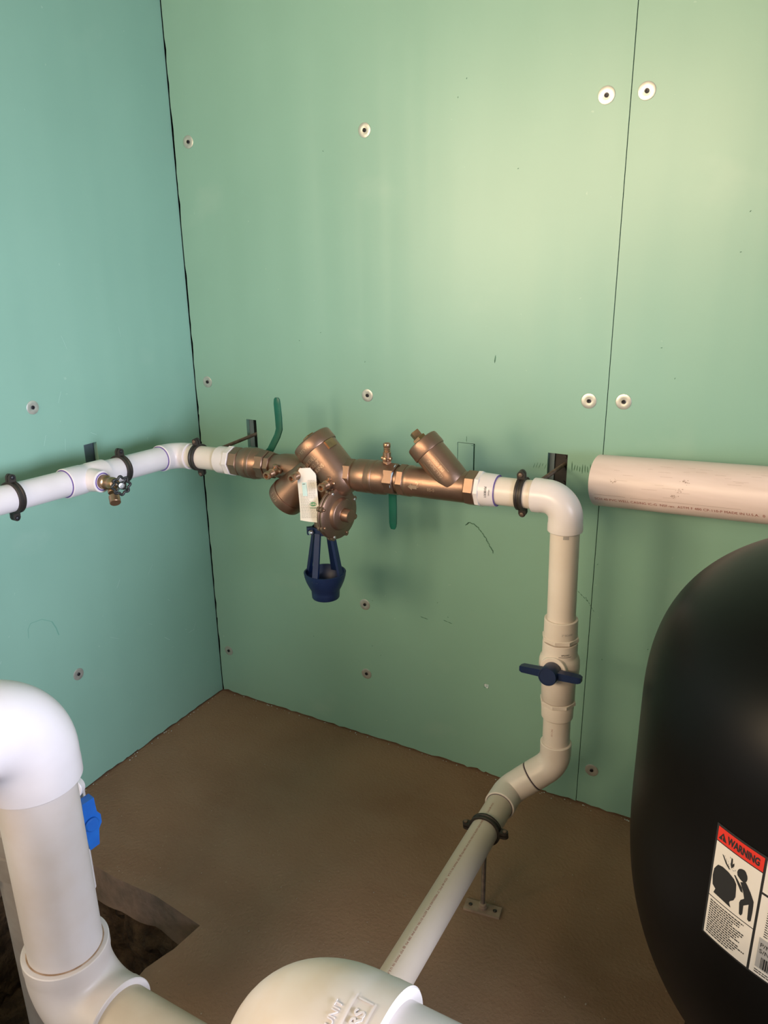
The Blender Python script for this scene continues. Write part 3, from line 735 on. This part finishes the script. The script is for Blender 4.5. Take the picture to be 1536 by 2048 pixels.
# ------------------------------------------------------------------ air gap funnel
fc = V((.633, -.287, .0))
t = thing('air_gap_funnel', (.633, -.287, .592), 'navy blue plastic air gap funnel hanging under the bronze relief valve', 'funnel')
mb = MB(); ring(mb, fc + V((0, 0, .770)), fc + V((0, 0, .788)), .0215, .0265, 48, .0008)
box(mb, fc + V((-.020, -.020, .779)), (.7, .7, 0), (-.7, .7, 0), (0, 0, 1), .022, .012, .018)
part('collar', mb, M_blue, t)
mb = MB(); sc_ = fc + V((-.016, -.036, .779)); lathe(mb, sc_ + V((.004, .006, 0)), (-.35, -.93, 0), [(0, .0055), (.006, .0055), (.008, .004), (.0085, 0)], 16); part('screw', mb, M_zinc, t)
CR = .0515; zr = .668
for k, a in enumerate((math.radians(-87), math.radians(0), math.radians(93), math.radians(182))):
    dr = V((math.cos(a), math.sin(a), 0)); tg = V((-math.sin(a), math.cos(a), 0))
    p0 = fc + dr * .0245 + V((0, 0, .775)); p1 = fc + dr * (CR - .0045) + V((0, 0, zr - .012))
    ax = (p1 - p0).normalized(); nn = ax.cross(tg)
    mb = MB(); vs = []
    for p, w, th in ((p0, .0135, .007), (p1, .0155, .007)):
        for sx_, sy_ in ((-1, -1), (1, -1), (1, 1), (-1, 1)): vs.append(p + tg * sx_ * w / 2 + nn * sy_ * th / 2)
    mb.add(vs, [(3, 2, 1, 0), (4, 5, 6, 7), (0, 1, 5, 4), (1, 2, 6, 5), (2, 3, 7, 6), (3, 0, 4, 7)]); part('strap', mb, M_blue, t)
mb = MB(); lathe(mb, fc + V((0, 0, .600)), (0, 0, 1), [(0, .0290), (0, .0330), (.002, .0342), (.016, .0350), (.020, .0352), (.030, .0405), (.045, .0470), (.058, .0508), (.068, .0520), (.0685, .0510), (.0685, .0475), (.058, .0465), (.045, .043), (.030, .036), (.018, .031), (0, .0290)], 64, cap=False)
part('cup', mb, M_blue, t)

# ------------------------------------------------------------------ paper tag
t = thing('test_tag', (.61, -.338, .812), 'white printed paper tag hanging on a brass test cock', 'tag')
TLc, TRc, BLc = V((.586, -.3175, .929)), V((.638, -.3145, .936)), V((.588, -.338, .812))
ux = (TRc - TLc).normalized(); uy = (TLc - BLc); Ht = uy.length; uy = (uy - ux * uy.dot(ux)).normalized(); Wt = .0515; un = ux.cross(uy)
def tmap(x, y, h): return TLc + ux * (x + .002 * math.sin(y * 40)) + uy * y + un * (.0035 * math.sin(y * 32) + .003 * math.sin(x * 70) + h)
out = [(.010, .004), (.038, .004), (Wt, -.012), (Wt, -.125), (.04, -.122), (.03, -.118), (.02, -.119), (.0, -.117), (.001, -.05), (0, -.008)]
mb = MB(); nx, ny = 8, 26; vs = []; fs = []
for j in range(ny + 1):
    y = .004 - j / ny * .123
    xl = max(0, .010 - (.004 - y) * .85) if y > -.008 else 0; xr = Wt - max(0, (.0135 - (.004 - y) * .85)) if y > -.012 else Wt
    for i in range(nx + 1):
        x = xl + (xr - xl) * i / nx; yy = y - (.006 * (x / Wt) if j > ny - 4 else 0)
        vs.append(tmap(x, yy, 0))
for j in range(ny):
    for i in range(nx): a = j * (nx + 1) + i; fs.append((a, a + 1, a + nx + 2, a + nx + 1))
mb.add(vs, fs); k0 = len(mb.v); mb.add([v - un * .0004 for v in vs], [tuple(reversed(f)) for f in fs])
sheet = part('card', mb, M_paper, t, angle=60)
mb = MB(); put(mb, rect2d(.0135, -.062, .0265, -.030, 3, .0006), tmap); stk = part('sticker', mb, M_cyan, sheet, 'pale blue sticker')
mb = MB()
for y0, y1, x1 in ((-.033, -.0355, .0235), (-.0375, -.040, .0235), (-.046, -.0465, .0245)): put(mb, rect2d(.016, y1, x1, y0, 2, .0008), tmap)
part('print', mb, M_inkk, stk)
mb = MB(); rg = random.Random(4)
for j in range(20):
    y = -.058 - j * .0029
    if j < 4: x = .0045
    else: x = .0045
    xe = .030 if j in (4, 5, 7, 8, 9, 10) else .046
    while x < xe:
        w = rg.uniform(.003, .008); put(mb, rect2d(x, y, min(x + w, xe), y + .0008, 1, .0005), tmap); x += w + .0012
for j in range(12):
    y = -.026 - j * .0027; x = .030
    while x < .046: w = rg.uniform(.003, .006); put(mb, rect2d(x, y, min(x + w, .047), y + .0007, 1, .0005), tmap); x += w + .0012
part('print', mb, M_inkg, sheet)
mb = MB(); put(mb, poly2d([(.0385 + .0085 * math.cos(a), -.0815 + .0048 * math.sin(a)) for a in [2 * PI * k / 24 for k in range(24)]], .0007), tmap); put(mb, text2d('WILKINS', .0042, 0, 'CENTER'), lambda x, y, h: tmap(x + .0385, y - .0915, .0007)); lg = part('logo', mb, M_inkgr, sheet)
mb = MB(); put(mb, text2d('ZURN', .0058, 0, 'CENTER', .0001), lambda x, y, h: tmap(x + .0385, y - .0835, .0011)); part('logo_lettering', mb, M_paper, lg)

# ------------------------------------------------------------------ right drop: adapter, pipe, elbow, pipe, adapter
t = thing('white_pipe_drop', (1.213, -.26, .60), 'white PVC pipe elbowing down from the strainer beside the panel seam', 'pipe')
VX = lambda z: V((1.2125 + (.93 - z) * .020, -.26, z)); DV = (VX(0) - VX(1)).normalized()
mb = MB(); hexn(mb, PB(1.0215), PB(1.033), .073, n=8); lathe(mb, PB(1.031), DX, [(0, RS + .001), (.003, RS + .0012), (.032, RS), (.034, RS - .001), (.034, RP), (.030, RP - .001)], 48, cap=False); lathe(mb, PB(1.018), DX, [(0, .028), (.006, .028)], 32)
ad = part('male_adapter', mb, M_pvcL, t)
mb = MB(); ring(mb, PB(1.0635), PB(1.0665), RP, RP + .0035, 48, .0005); part('primer_ring', mb, M_purple, ad, 'violet primer band')
mp = around_map(PB(1.048), -DX, (.15, -1, .1), RS + .0005)
mb = MB(); rg = random.Random(2); x = -.012
mpb = cyl_map(PB(1.044), DX, (.1, -1, .12), RS + .0006)
y = -.011
while y < .013: h = rg.choice([.0008, .0013, .0018]); put(mb, rect2d(-.002, y, .0045, y + h, 1, .0002), mpb); y += h + .001
put(mb, text2d('SPEARS', .0042, 0, 'CENTER'), lambda x, y, h: mpb(y + .0085, -x, .0002)); part('barcode_print', mb, M_inkk, ad)
mb = MB(); cyl(mb, PB(1.062), PB(1.15), RP, 48); part('pipe', mb, M_pvc, t)
EC = V((1.2125, -.26, zb(1.2125)))
mb = MB(); elbow(mb, EC, -DX, DV, .069, .070, RS + .0012, RP, .043, RS + .0004); eb = part('elbow_fitting', mb, M_pvcL, t)
mb = MB(); cyl(mb, EC + DV * .06, VX(.655), RP, 48); pp = part('pipe', mb, M_pvc, t)
mp = around_map(EC + DV * .076, -DV, (.25, -1, 0), RP + .0003)
mb = MB()
for k in range(6): put(mb, rect2d(-.002 + k * .002, -.003, -.0008 + k * .002, .004, 1, .0001), mp)
part('barcode_print', mb, M_inkg, pp)
mb = MB(); lathe(mb, VX(.663), DV, [(.003, RP - .001), (0, RP + .0005), (0, RS), (.001, RS + .0008), (.040, RS + .0012), (.042, RS - .001)], 48, cap=False)
hexn(mb, VX(.623), VX(.613), .074, n=8, ch=.0012); lathe(mb, VX(.614), DV, [(0, .032), (.006, .031)], 40); ad2 = part('male_adapter', mb, M_pvc, t)
mp = around_map(VX(.640), -DV, (.62, -.78, 0), RS + .0014)
mb = MB(); put(mb, text2d('2" SCH40', .006, 0, 'CENTER'), lambda x, y, h: mp(x, y - .003, .0001)); part('print', mb, M_inkg, ad2)

# PVC ball valve
t = thing('pvc_ball_valve', (1.219, -.26, .45), 'cream PVC ball valve with dark blue T handle on the vertical pipe', 'valve')
mb = MB(); lathe(mb, VX(.610), DV, [(.003, .030), (0, .033), (0, .0365), (.001, .0375), (.030, .0378), (.034, .0385), (.038, .0415), (.046, .0435), (.062, .0440), (.078, .0425), (.086, .039), (.094, .0375), (.140, .0365), (.142, .035), (.142, .030)], 64, cap=False)
vb = part('body', mb, M_pvc, t)
vc = VX(.5530); vd = V((-.03, -1, .10)).normalized()
mb = MB(); lathe(mb, vc + vd * .032, vd, [(0, .0300), (.012, .0290), (.0135, .0275), (.0135, .020), (.016, .019)], 48); part('stem_collar', mb, M_pvc, vb)
mb = MB(); lathe(mb, vc + vd * .044, vd, [(0, .0195), (.002, .0205), (.036, .0200), (.038, .0190), (.038, .0170), (.0372, .0165), (.0372, 0)], 48)
# two flat wings
_, hu, hw_ = basis(vd, (1, 0, .05))
for s in (1, -1):
    zc = -.001 if s > 0 else .001
    P0 = vc + vd * .060 + hu * s * .015; vs = []
    for d_, w, th, dep in ((0, .018, .016, 0), (.046, .017, .014, 0), (.052, .012, .010, 0)):
        p = P0 + hu * s * d_ + hw_ * 0
        for a_, b_ in ((-1, -1), (1, -1), (1, 1), (-1, 1)): vs.append(p + vd * a_ * w * .55 + V((0, 0, 1)) * b_ * th * .5 * 1.08)
    fs = [(3, 2, 1, 0), (8, 9, 10, 11)]
    for i in (0, 4):
        for k in range(4): fs.append((i + k, i + (k + 1) % 4, i + 4 + (k + 1) % 4, i + 4 + k))
    mb.add(vs, fs)
part('handle', mb, M_blue, t, 'dark blue plastic T handle')
mp = around_map(VX(.592), -DV, (.55, -.83, 0), .0379)
mb = MB(); put(mb, text2d('SPEARS', .0055, 0, 'CENTER'), lambda x, y, h: mp(x, y - .001, .0001)); put(mb, rect2d(-.014, -.0045, .014, -.0035, 6, .0001), mp); part('print', mb, M_inkk, vb)

# lower run
t = thing('lower_pipe_run', (1.134, -.8, .19), 'cream PVC pipe below the valve running along the floor toward the camera', 'pipe')
mb = MB(); hexn(mb, VX(.467), VX(.458), .074, n=8, ch=.001); lathe(mb, VX(.462), DV, [(0, RS), (.002, RS + .0012), (.038, RS), (.041, RP + .0015), (.041, RP), (.038, RP - .001)], 48, cap=False); part('male_adapter', mb, M_pvc, t)
K1 = VX(.300); K2 = V((1.134, -.306, .222))
mb = MB(); cyl(mb, VX(.455), VX(.335), RP, 48); pp = part('pipe', mb, M_pvc, t)
mp = cyl_map(VX(.395), DV, (-.1, -1, 0), RP + .0002); mb = MB(); put(mb, text2d('PVC 1120', .0045, 0, 'CENTER'), lambda x, y, h: mp(x, y, .0001)); part('print', mb, M_inkr, pp)
dm = (K2 - K1).normalized(); dist = (K2 - K1).length
mb = MB(); elbow(mb, K1, -DV, dm, .056, dist * .48, RS, RP, .055, RS * .99); part('elbow_fitting', mb, M_pvc, t)
mb = MB(); elbow(mb, K2, -dm, (0, -1, 0), dist * .50, .062, RS, RP, .030, RS * .99); part('elbow_fitting', mb, M_pvc, t)
mb = MB(); kk = K1 + dm * dist * .495; ring(mb, kk - dm * .0008, kk + dm * .0008, RP, RS - .0006, 48, .0003); part('joint_gap', mb, M_gap, t)
mb = MB(); ring(mb, K2 + V((0, -.0615, 0)), K2 + V((0, -.0628, 0)), RP - .001, RP + .0012, 48, .0003); part('joint_gap', mb, M_gap, t)
mb = MB(); cyl(mb, LP(-.36), LP(-1.105), RP, 48); lp = part('pipe', mb, simple('dusty_tan_pvc', (.62, .53, .44), (.56, .47, .38), .45, scale=6), t)
mb = MB(); s_ = 'SCH 40 PVC 2" PRESSURE PIPE ASTM D1785 NSF-PW 280 PSI @ 73F MADE IN U.S.A.  '
nm = V((-.10, 0, 1)).normalized(); mp = cyl_map(LP(-.40), (0, -1, 0), nm, RP + .0002)
vf = text2d(s_ * 2, .0058, 0, 'LEFT', 0, 1.15); put(mb, vf, lambda x, y, h: mp(x, y - .002, .0001)); part('print', mb, M_inkr, lp)

# ------------------------------------------------------------------ thick casing pipe along the back wall
t = thing('well_casing_pipe', (1.7, -.10, .86), 'thick pinkish white casing pipe with red print, along the back wall', 'pipe')
A0 = V((1.229, -.066, .921)); A1 = V((1.539, -.112, .944)); DC = (A1 - A0).normalized(); RC = .0572
mb = MB(); lathe(mb, A0, DC, [(.15, RC - .006), (0, RC - .006), (0, RC - .0006), (.0006, RC), (1.6, RC)], 72, cap=False); lathe(mb, A0 + DC * .15, DC, [(0, RC - .006), (0, 0)], 72, cap=False)
M_cas = simple('casing_pvc_with_scuffs', (.76, .62, .60), (.64, .51, .48), .42, scale=16, lo=.45, hi=.85, stretch=(.25, 1, 3))
cb = part('pipe', mb, M_cas, t)
nm = V((0, -.86, -.50)); nm = (nm - DC * nm.dot(DC)).normalized(); mp = cyl_map(A0 + DC * .012, DC, nm, RC + .0002)
mb = MB(); put(mb, text2d('SCH 40 PVC WELL CASING IC-G  NSF-wc  ASTM F 480 CP-110-P MADE IN U.S.A.  0', .0092, 0, 'LEFT', 0, 1.04), lambda x, y, h: mp(x, y - .002, .0001)); part('print', mb, M_inkr, cb)
mb = MB(); put(mb, rect2d(.0, .0125, .07, .0133, 1, .0002), mp); put(mb, rect2d(.08, .0115, .3, .0121, 1, .0002), mp)
nm2 = V((0, -.98, .2)); nm2 = (nm2 - DC * nm2.dot(DC)).normalized(); mp2 = cyl_map(A0 + DC * .012, DC, nm2, RC + .0004); rg = random.Random(8)
for cx_, cy_, n_, sp_ in ((.045, .003, 12, .007), (.19, .016, 16, .009), (.172, -.016, 18, .006), (.181, -.003, 8, .006)):
    for k in range(n_):
        x = cx_ + rg.gauss(0, sp_ * .6); y = cy_ + rg.gauss(0, sp_ * .4); r = rg.uniform(.0004, .0011)
        put(mb, poly2d([(x + r * math.cos(a) * 1.4, y + r * math.sin(a)) for a in (0, 1, 2.2, 3.3, 4.4, 5.4)], .0002), mp2)
for k in range(26):
    x = rg.uniform(.02, .33); y = rg.uniform(-.03, .05); put(mb, rect2d(x, y, x + rg.uniform(.006, .03), y + .00035, 1, .0002), mp2)
part('scuff_mark', mb, simple('grey_scuff', (.40, .30, .27), None, .7), cb, kind='stuff')

# ------------------------------------------------------------------ pressure tank
TX, TY, TR, TZB, TZT, THB, THT, TNB, TNT = 1.8117, -.5808, .3620, .5862, .7344, .4319, .2834, 2.454, 2.727
t = thing('pressure_tank', (TX, TY, 0), 'large black domed pressure tank with a red warning label', 'tank')
prof = []
for k in range(49):
    a = k / 48 * PI / 2; prof.append((TZB - THB * math.cos(a) ** (2 / TNB), TR * math.sin(a) ** (2 / TNB)))
for k in range(49):
    a = PI / 2 - k / 48 * PI / 2; prof.append((TZT + THT * max(0, math.cos(a)) ** (2 / TNT), TR * max(0, math.sin(a)) ** (2 / TNT)))
prof[0] = (TZB - THB, 0); prof[-1] = (TZT + THT, 0)
mb = MB(); lathe(mb, (TX, TY, 0), (0, 0, 1), prof, 160); tb = part('shell', mb, M_blk, t, angle=60)
mb = MB(); lathe(mb, (TX, TY, 0), (0, 0, 1), [(.0, .235), (.01, .24), (.20, .215), (.215, .205), (.215, .195), (.0, .22)], 96, cap=False); part('base_ring', mb, M_blk, t)
mb = MB(); lathe(mb, (TX, TY, TZT + THT - .004), (0, 0, 1), [(0, .02), (.014, .02), (.016, .012), (.03, .011), (.032, .009)], 32); part('air_valve_cap', mb, M_screw, t)
PH1 = -2.21351; WL = .0628; ZT, ZB_ = .7345, .5692; HL = ZT - ZB_
def smap(lift):
    return lambda x, y, h: V((TX, TY, 0)) + V((math.cos(PH1 + x / TR), math.sin(PH1 + x / TR), 0)) * (TR + lift + h) + V((0, 0, ZT + y))
def L(pts): return [(u * WL, -v * HL) for u, v in pts]
mb = MB(); put(mb, rect2d(-.003, -HL - .003, .20, .003, 30, 0), smap(.0006)); st = part('label_backing', mb, M_inkk, tb, 'black label sheet with white and red panels')
mb = MB(); put(mb, rect2d(0, -HL * .632, WL, -HL * .131, 8), smap(.0011)); put(mb, rect2d(0, -HL, WL, -HL * .640, 8), smap(.0011)); wp = part('warning_panel', mb, M_label, st)
mb = MB(); put(mb, rect2d(0, -HL * .122, WL, 0, 8), smap(.0011)); part('warning_header', mb, M_red, st, 'red strip')
mb = MB(); put(mb, text2d('WARNING', .0142, 0, 'LEFT', .0006), lambda x, y, h: smap(.0015)(x * .625 + .0148, y - .0150, 0)); wt = part('lettering', mb, M_inkk, st)
mb = MB(); put(mb, poly2d([(.0018, -.0165), (.0135, -.0165), (.0078, -.0055)]), smap(.0015)); part('alert_triangle', mb, M_inkk, st)
mb = MB(); put(mb, text2d('!', .0085, 0, 'CENTER', .0002), lambda x, y, h: smap(.0018)(x + .0078, y - .0155, 0)); part('exclamation_mark', mb, M_red, st)
tankp = [(.078, .346), (.11, .325), (.215, .312), (.35, .318), (.486, .34), (.545, .37), (.56, .42), (.57, .479), (.542, .519), (.476, .548), (.46, .566), (.506, .601), (.095, .589), (.126, .547), (.049, .526), (.022, .448), (.034, .383)]
headp = [(.535, .24), (.56, .222), (.608, .209), (.66, .205), (.692, .211), (.733, .238), (.745, .26), (.737, .285), (.70, .305), (.666, .31), (.612, .305), (.542, .287), (.525, .262)]
mb = MB()
put(mb, poly2d(L(tankp)), smap(.0014)); put(mb, poly2d(L(headp)), smap(.0014))
for poly in ([(.47, .305), (.50, .30), (.66, .36), (.70, .40), (.65, .40)], [(.62, .325), (.72, .295), (.76, .31), (.84, .35), (.93, .41), (.935, .455), (.83, .46), (.755, .455), (.705, .39)],
             [(.76, .43), (.86, .455), (.75, .50), (.757, .575), (.73, .60), (.691, .595), (.66, .50), (.68, .47)], [(.845, .44), (.935, .44), (.94, .50), (.935, .585), (.90, .60), (.865, .59), (.85, .50)],
             [(.164, .208), (.20, .212), (.30, .26), (.37, .283), (.36, .294), (.262, .264)], [(.37, .18), (.40, .185), (.41, .23), (.44, .21), (.45, .235), (.40, .27), (.37, .245)]):
    put(mb, poly2d(L(poly)), smap(.0014))
pg = part('pictogram', mb, M_inkk, wp)
mb = MB(); rg = random.Random(9)
for k in range(34):
    a = rg.uniform(.15, PI - .15); r0_ = rg.uniform(.03, .14); cx_, cy_ = .34 + r0_ * math.cos(a) * 1.5, .30 - r0_ * math.sin(a) * .8; ln = rg.uniform(.012, .035)
    dx_, dy_ = math.cos(a) * ln, -math.sin(a) * ln * .6
    put(mb, poly2d(L([(cx_, cy_), (cx_ + dx_, cy_ + dy_), (cx_ + dx_ + .008, cy_ + dy_ + .002), (cx_ + .008, cy_ + .002)])), smap(.0013))
part('pictogram_burst', mb, M_inkg, wp)
mb = MB(); rg = random.Random(12)
for j in range(15):
    y = -HL * (.662 + j * .0215); x = .0035; xe = WL * rg.uniform(.72, .93) if j not in (3, 9) else WL * .6
    if j > 11: xe *= .8
    while x < xe:
        w = rg.uniform(.0015, .005); put(mb, rect2d(x, y - .0018, min(x + w, xe), y, 1), smap(.0014)); x += w + .0008
part('small_print', mb, M_inkk, wp)
# data panels to the right
X2 = WL + .0032
mb = MB(); put(mb, rect2d(X2, -HL * .28, X2 + .09, 0, 12), smap(.0011)); put(mb, rect2d(X2, -HL, X2 + .09, -HL * .30, 12), smap(.0011)); dp = part('data_panel', mb, M_label, st)
mb = MB(); put(mb, rect2d(X2 + .006, -HL * .93, X2 + .07, -HL * .66, 8), smap(.0013)); dl = part('serial_sticker', mb, M_sil, dp, 'silver sticker')
mb = MB()
for j, s_ in enumerate(('P/N 7400', 'S/N 6100')): put(mb, text2d(s_, .0085, 0, 'LEFT'), lambda x, y, h: smap(.0016)(x + X2 + .008, y - HL * (.735 + j * .055), 0))
x = X2 + .012
while x < X2 + .05: w = rg.choice([.0006, .001, .0018]); put(mb, rect2d(x, -HL * .92, x + w, -HL * .82, 1), smap(.0016)); x += w + .0009
part('print', mb, M_inkk, dl)
mb = MB()
for j in range(15):
    y = -HL * (.335 + j * .021); x = X2 + .010
    while x < X2 + .082: w = rg.uniform(.002, .006); put(mb, rect2d(x, y - .0014, x + w, y, 1), smap(.0014)); x += w + .0008
part('small_print', mb, M_inkk, dp); mb = MB()
for j in range(4):
    y = -HL * (.04 + j * .06); x = X2 + .008
    while x < X2 + .07: w = rg.uniform(.003, .008); put(mb, rect2d(x, y - .004, x + w, y, 1), smap(.0014)); x += w + .0012
part('heading_print', mb, M_inkk, dp); mb = MB()
for j in range(2):
    y = -HL * (.95 + j * .02); x = X2 + .006
    while x < X2 + .082: w = rg.uniform(.002, .006); put(mb, rect2d(x, y - .0014, x + w, y, 1), smap(.0014)); x += w + .0008
part('footer_print', mb, M_inkk, dp)

# ------------------------------------------------------------------ foreground: big riser at lower left
R4, S4 = .0572, .0672
t = thing('large_pipe_riser', (.688, -1.16, .16), 'thick white PVC riser with rounded elbows at top and bottom, lower left', 'pipe')
QX, QY = .688, -1.160
et = V((QX, QY, .792)); eb_ = V((QX, QY, .245)); dt = V((-.10, -.99, 0)).normalized()
mb = MB(); elbow(mb, et, dt, (0, 0, -1), .12, .120, S4 + .001, R4, .078, S4 + .0005, 72); e1 = part('elbow_fitting', mb, M_pvcL, t)
mb = MB(); cyl(mb, et + dt * .11, et + dt * .6, R4, 64); part('pipe', mb, M_pvcL, t)
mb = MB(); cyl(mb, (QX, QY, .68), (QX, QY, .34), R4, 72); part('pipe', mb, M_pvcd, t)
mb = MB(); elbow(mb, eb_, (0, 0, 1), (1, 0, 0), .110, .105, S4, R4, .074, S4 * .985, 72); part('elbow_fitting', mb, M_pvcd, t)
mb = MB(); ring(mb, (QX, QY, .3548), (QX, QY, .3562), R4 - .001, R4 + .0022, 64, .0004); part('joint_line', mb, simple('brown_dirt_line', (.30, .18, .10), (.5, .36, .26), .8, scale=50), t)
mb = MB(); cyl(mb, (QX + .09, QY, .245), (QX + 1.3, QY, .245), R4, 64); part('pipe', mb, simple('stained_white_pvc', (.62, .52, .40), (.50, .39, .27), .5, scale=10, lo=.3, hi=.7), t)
for k, (sx_, yy) in enumerate(((1.15, QY),)):
    mb = MB(); box(mb, (sx_, yy, .094), (1, 0, 0), (0, 1, 0), (0, 0, 1), .08, .12, .188); part('support_block', mb, M_slab, t)

# foreground elbow at bottom centre
t = thing('large_pipe_elbow', (1.272, -1.326, .0), 'large stained white PVC elbow with raised lettering, bottom centre foreground', 'pipe')
fo = V((1.272, -1.326, .731))
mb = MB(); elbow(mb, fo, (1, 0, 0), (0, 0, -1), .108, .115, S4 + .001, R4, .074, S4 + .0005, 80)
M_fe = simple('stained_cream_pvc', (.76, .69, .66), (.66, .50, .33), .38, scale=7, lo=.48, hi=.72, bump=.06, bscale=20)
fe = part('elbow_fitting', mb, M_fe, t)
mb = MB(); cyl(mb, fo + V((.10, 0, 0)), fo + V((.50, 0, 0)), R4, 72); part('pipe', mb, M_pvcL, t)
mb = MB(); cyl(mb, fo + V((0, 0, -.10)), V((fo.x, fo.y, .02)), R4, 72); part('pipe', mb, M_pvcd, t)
mb = MB(); ring(mb, V((fo.x, fo.y, 0)), V((fo.x, fo.y, .025)), R4 - .001, .085, 64); part('floor_flange', mb, M_pvcd, t)
nm = V((0, -.42, .91)).normalized(); mp = around_map(fo + V((.090, 0, 0)), (-1, 0, 0), nm, S4 + .0012)
mb = MB(); put(mb, text2d('SPEARS', .0135, .0006, 'CENTER', .0003), lambda x, y, h: mp(x, y - .001, h))
for x0_, x1_, y in ((-.030, .033, .0125), (-.030, .031, -.0065)): put(mb, rect2d(x0_, y, x1_, y + .0018, 14, .0009), mp)
for x in (-.030, .029): put(mb, rect2d(x, -.0035, x + .0016, .0105, 1, .0008), mp)
put(mb, text2d('4 IN UNIT', .0095, .0005, 'CENTER'), lambda x, y, h: mp(x, y + .021, h))
part('raised_lettering', mb, M_pvcL, fe)
# rear grey casing standing in the pit
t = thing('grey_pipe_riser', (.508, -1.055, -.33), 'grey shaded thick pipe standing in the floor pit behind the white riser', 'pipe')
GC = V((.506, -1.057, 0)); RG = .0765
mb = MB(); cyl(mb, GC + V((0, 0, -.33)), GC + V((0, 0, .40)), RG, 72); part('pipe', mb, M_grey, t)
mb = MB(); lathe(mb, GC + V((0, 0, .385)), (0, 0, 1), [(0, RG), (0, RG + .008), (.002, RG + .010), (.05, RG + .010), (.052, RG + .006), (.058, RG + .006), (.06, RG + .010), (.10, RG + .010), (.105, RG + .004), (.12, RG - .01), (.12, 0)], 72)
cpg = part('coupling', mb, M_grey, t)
gd = V((-.10, -1, .12)).normalized(); gp = GC + V((-.052, -.055, .385))
mb = MB(); cyl(mb, gp, gp + V((-.012, -.03, 0)), .032, 32, .002); part('branch_boss', mb, M_grey, cpg)
mb = MB(); cyl(mb, gp + V((.01, -.028, 0)), gp + V((.008, -.048, .0)), .018, 32, .002); part('port_plug', mb, M_blue2, cpg, 'blue plug')

# small blue handled valve behind the riser
t = thing('small_ball_valve', (.655, -1.056, .43), 'small white ball valve with bright blue handle behind the white riser', 'valve')
bc = V((.648, -1.058, .507)); hd = V((.98, -.18, .0)).normalized(); vo = bc - hd * .034
mb = MB(); lathe(mb, vo + V((0, 0, -.06)), (0, 0, 1), [(0, .017), (.002, .020), (.03, .020), (.035, .024), (.075, .024), (.08, .020), (.108, .020), (.11, .017)], 40)
part('body', mb, M_pvcL, t)
mb = MB(); ring(mb, bc + V((-.020, .004, .058)), bc + V((-.012, -.010, .062)), .011, .0175, 32); part('union_ring', mb, M_pvcL, t)
mb = MB(); cyl(mb, bc - hd * .030, bc + hd * .012, .0095, 24)
hz = V((.02, 0, 1)).normalized(); hs = hd.cross(hz)
pts = [(-.0105, .045), (.0105, .047), (.0125, .018), (.0185, .008), (.0185, -.008), (.0125, -.018), (.0095, -.048), (-.0075, -.050), (-.0125, -.018), (-.0165, -.006), (-.0165, .006), (-.0125, .018)]
prism(mb, pts, bc, -hs, hz, hd, .016)
cyl(mb, bc + hd * .010, bc + hd * .022, .0125, 24, .002)
part('handle', mb, M_blue2, t, 'bright blue T handle')
mb = MB(); cyl(mb, vo + V((0, 0, -.06)), vo + V((0, 0, -.165)), .0135, 24); cyl(mb, vo + V((0, 0, -.155)), GC + V((.0755, .0, -.155 + vo.z)), .0135, 24); part('pipe', mb, M_pvcL, t)
for o in bpy.data.objects:
    if 'org' in o: del o['org']
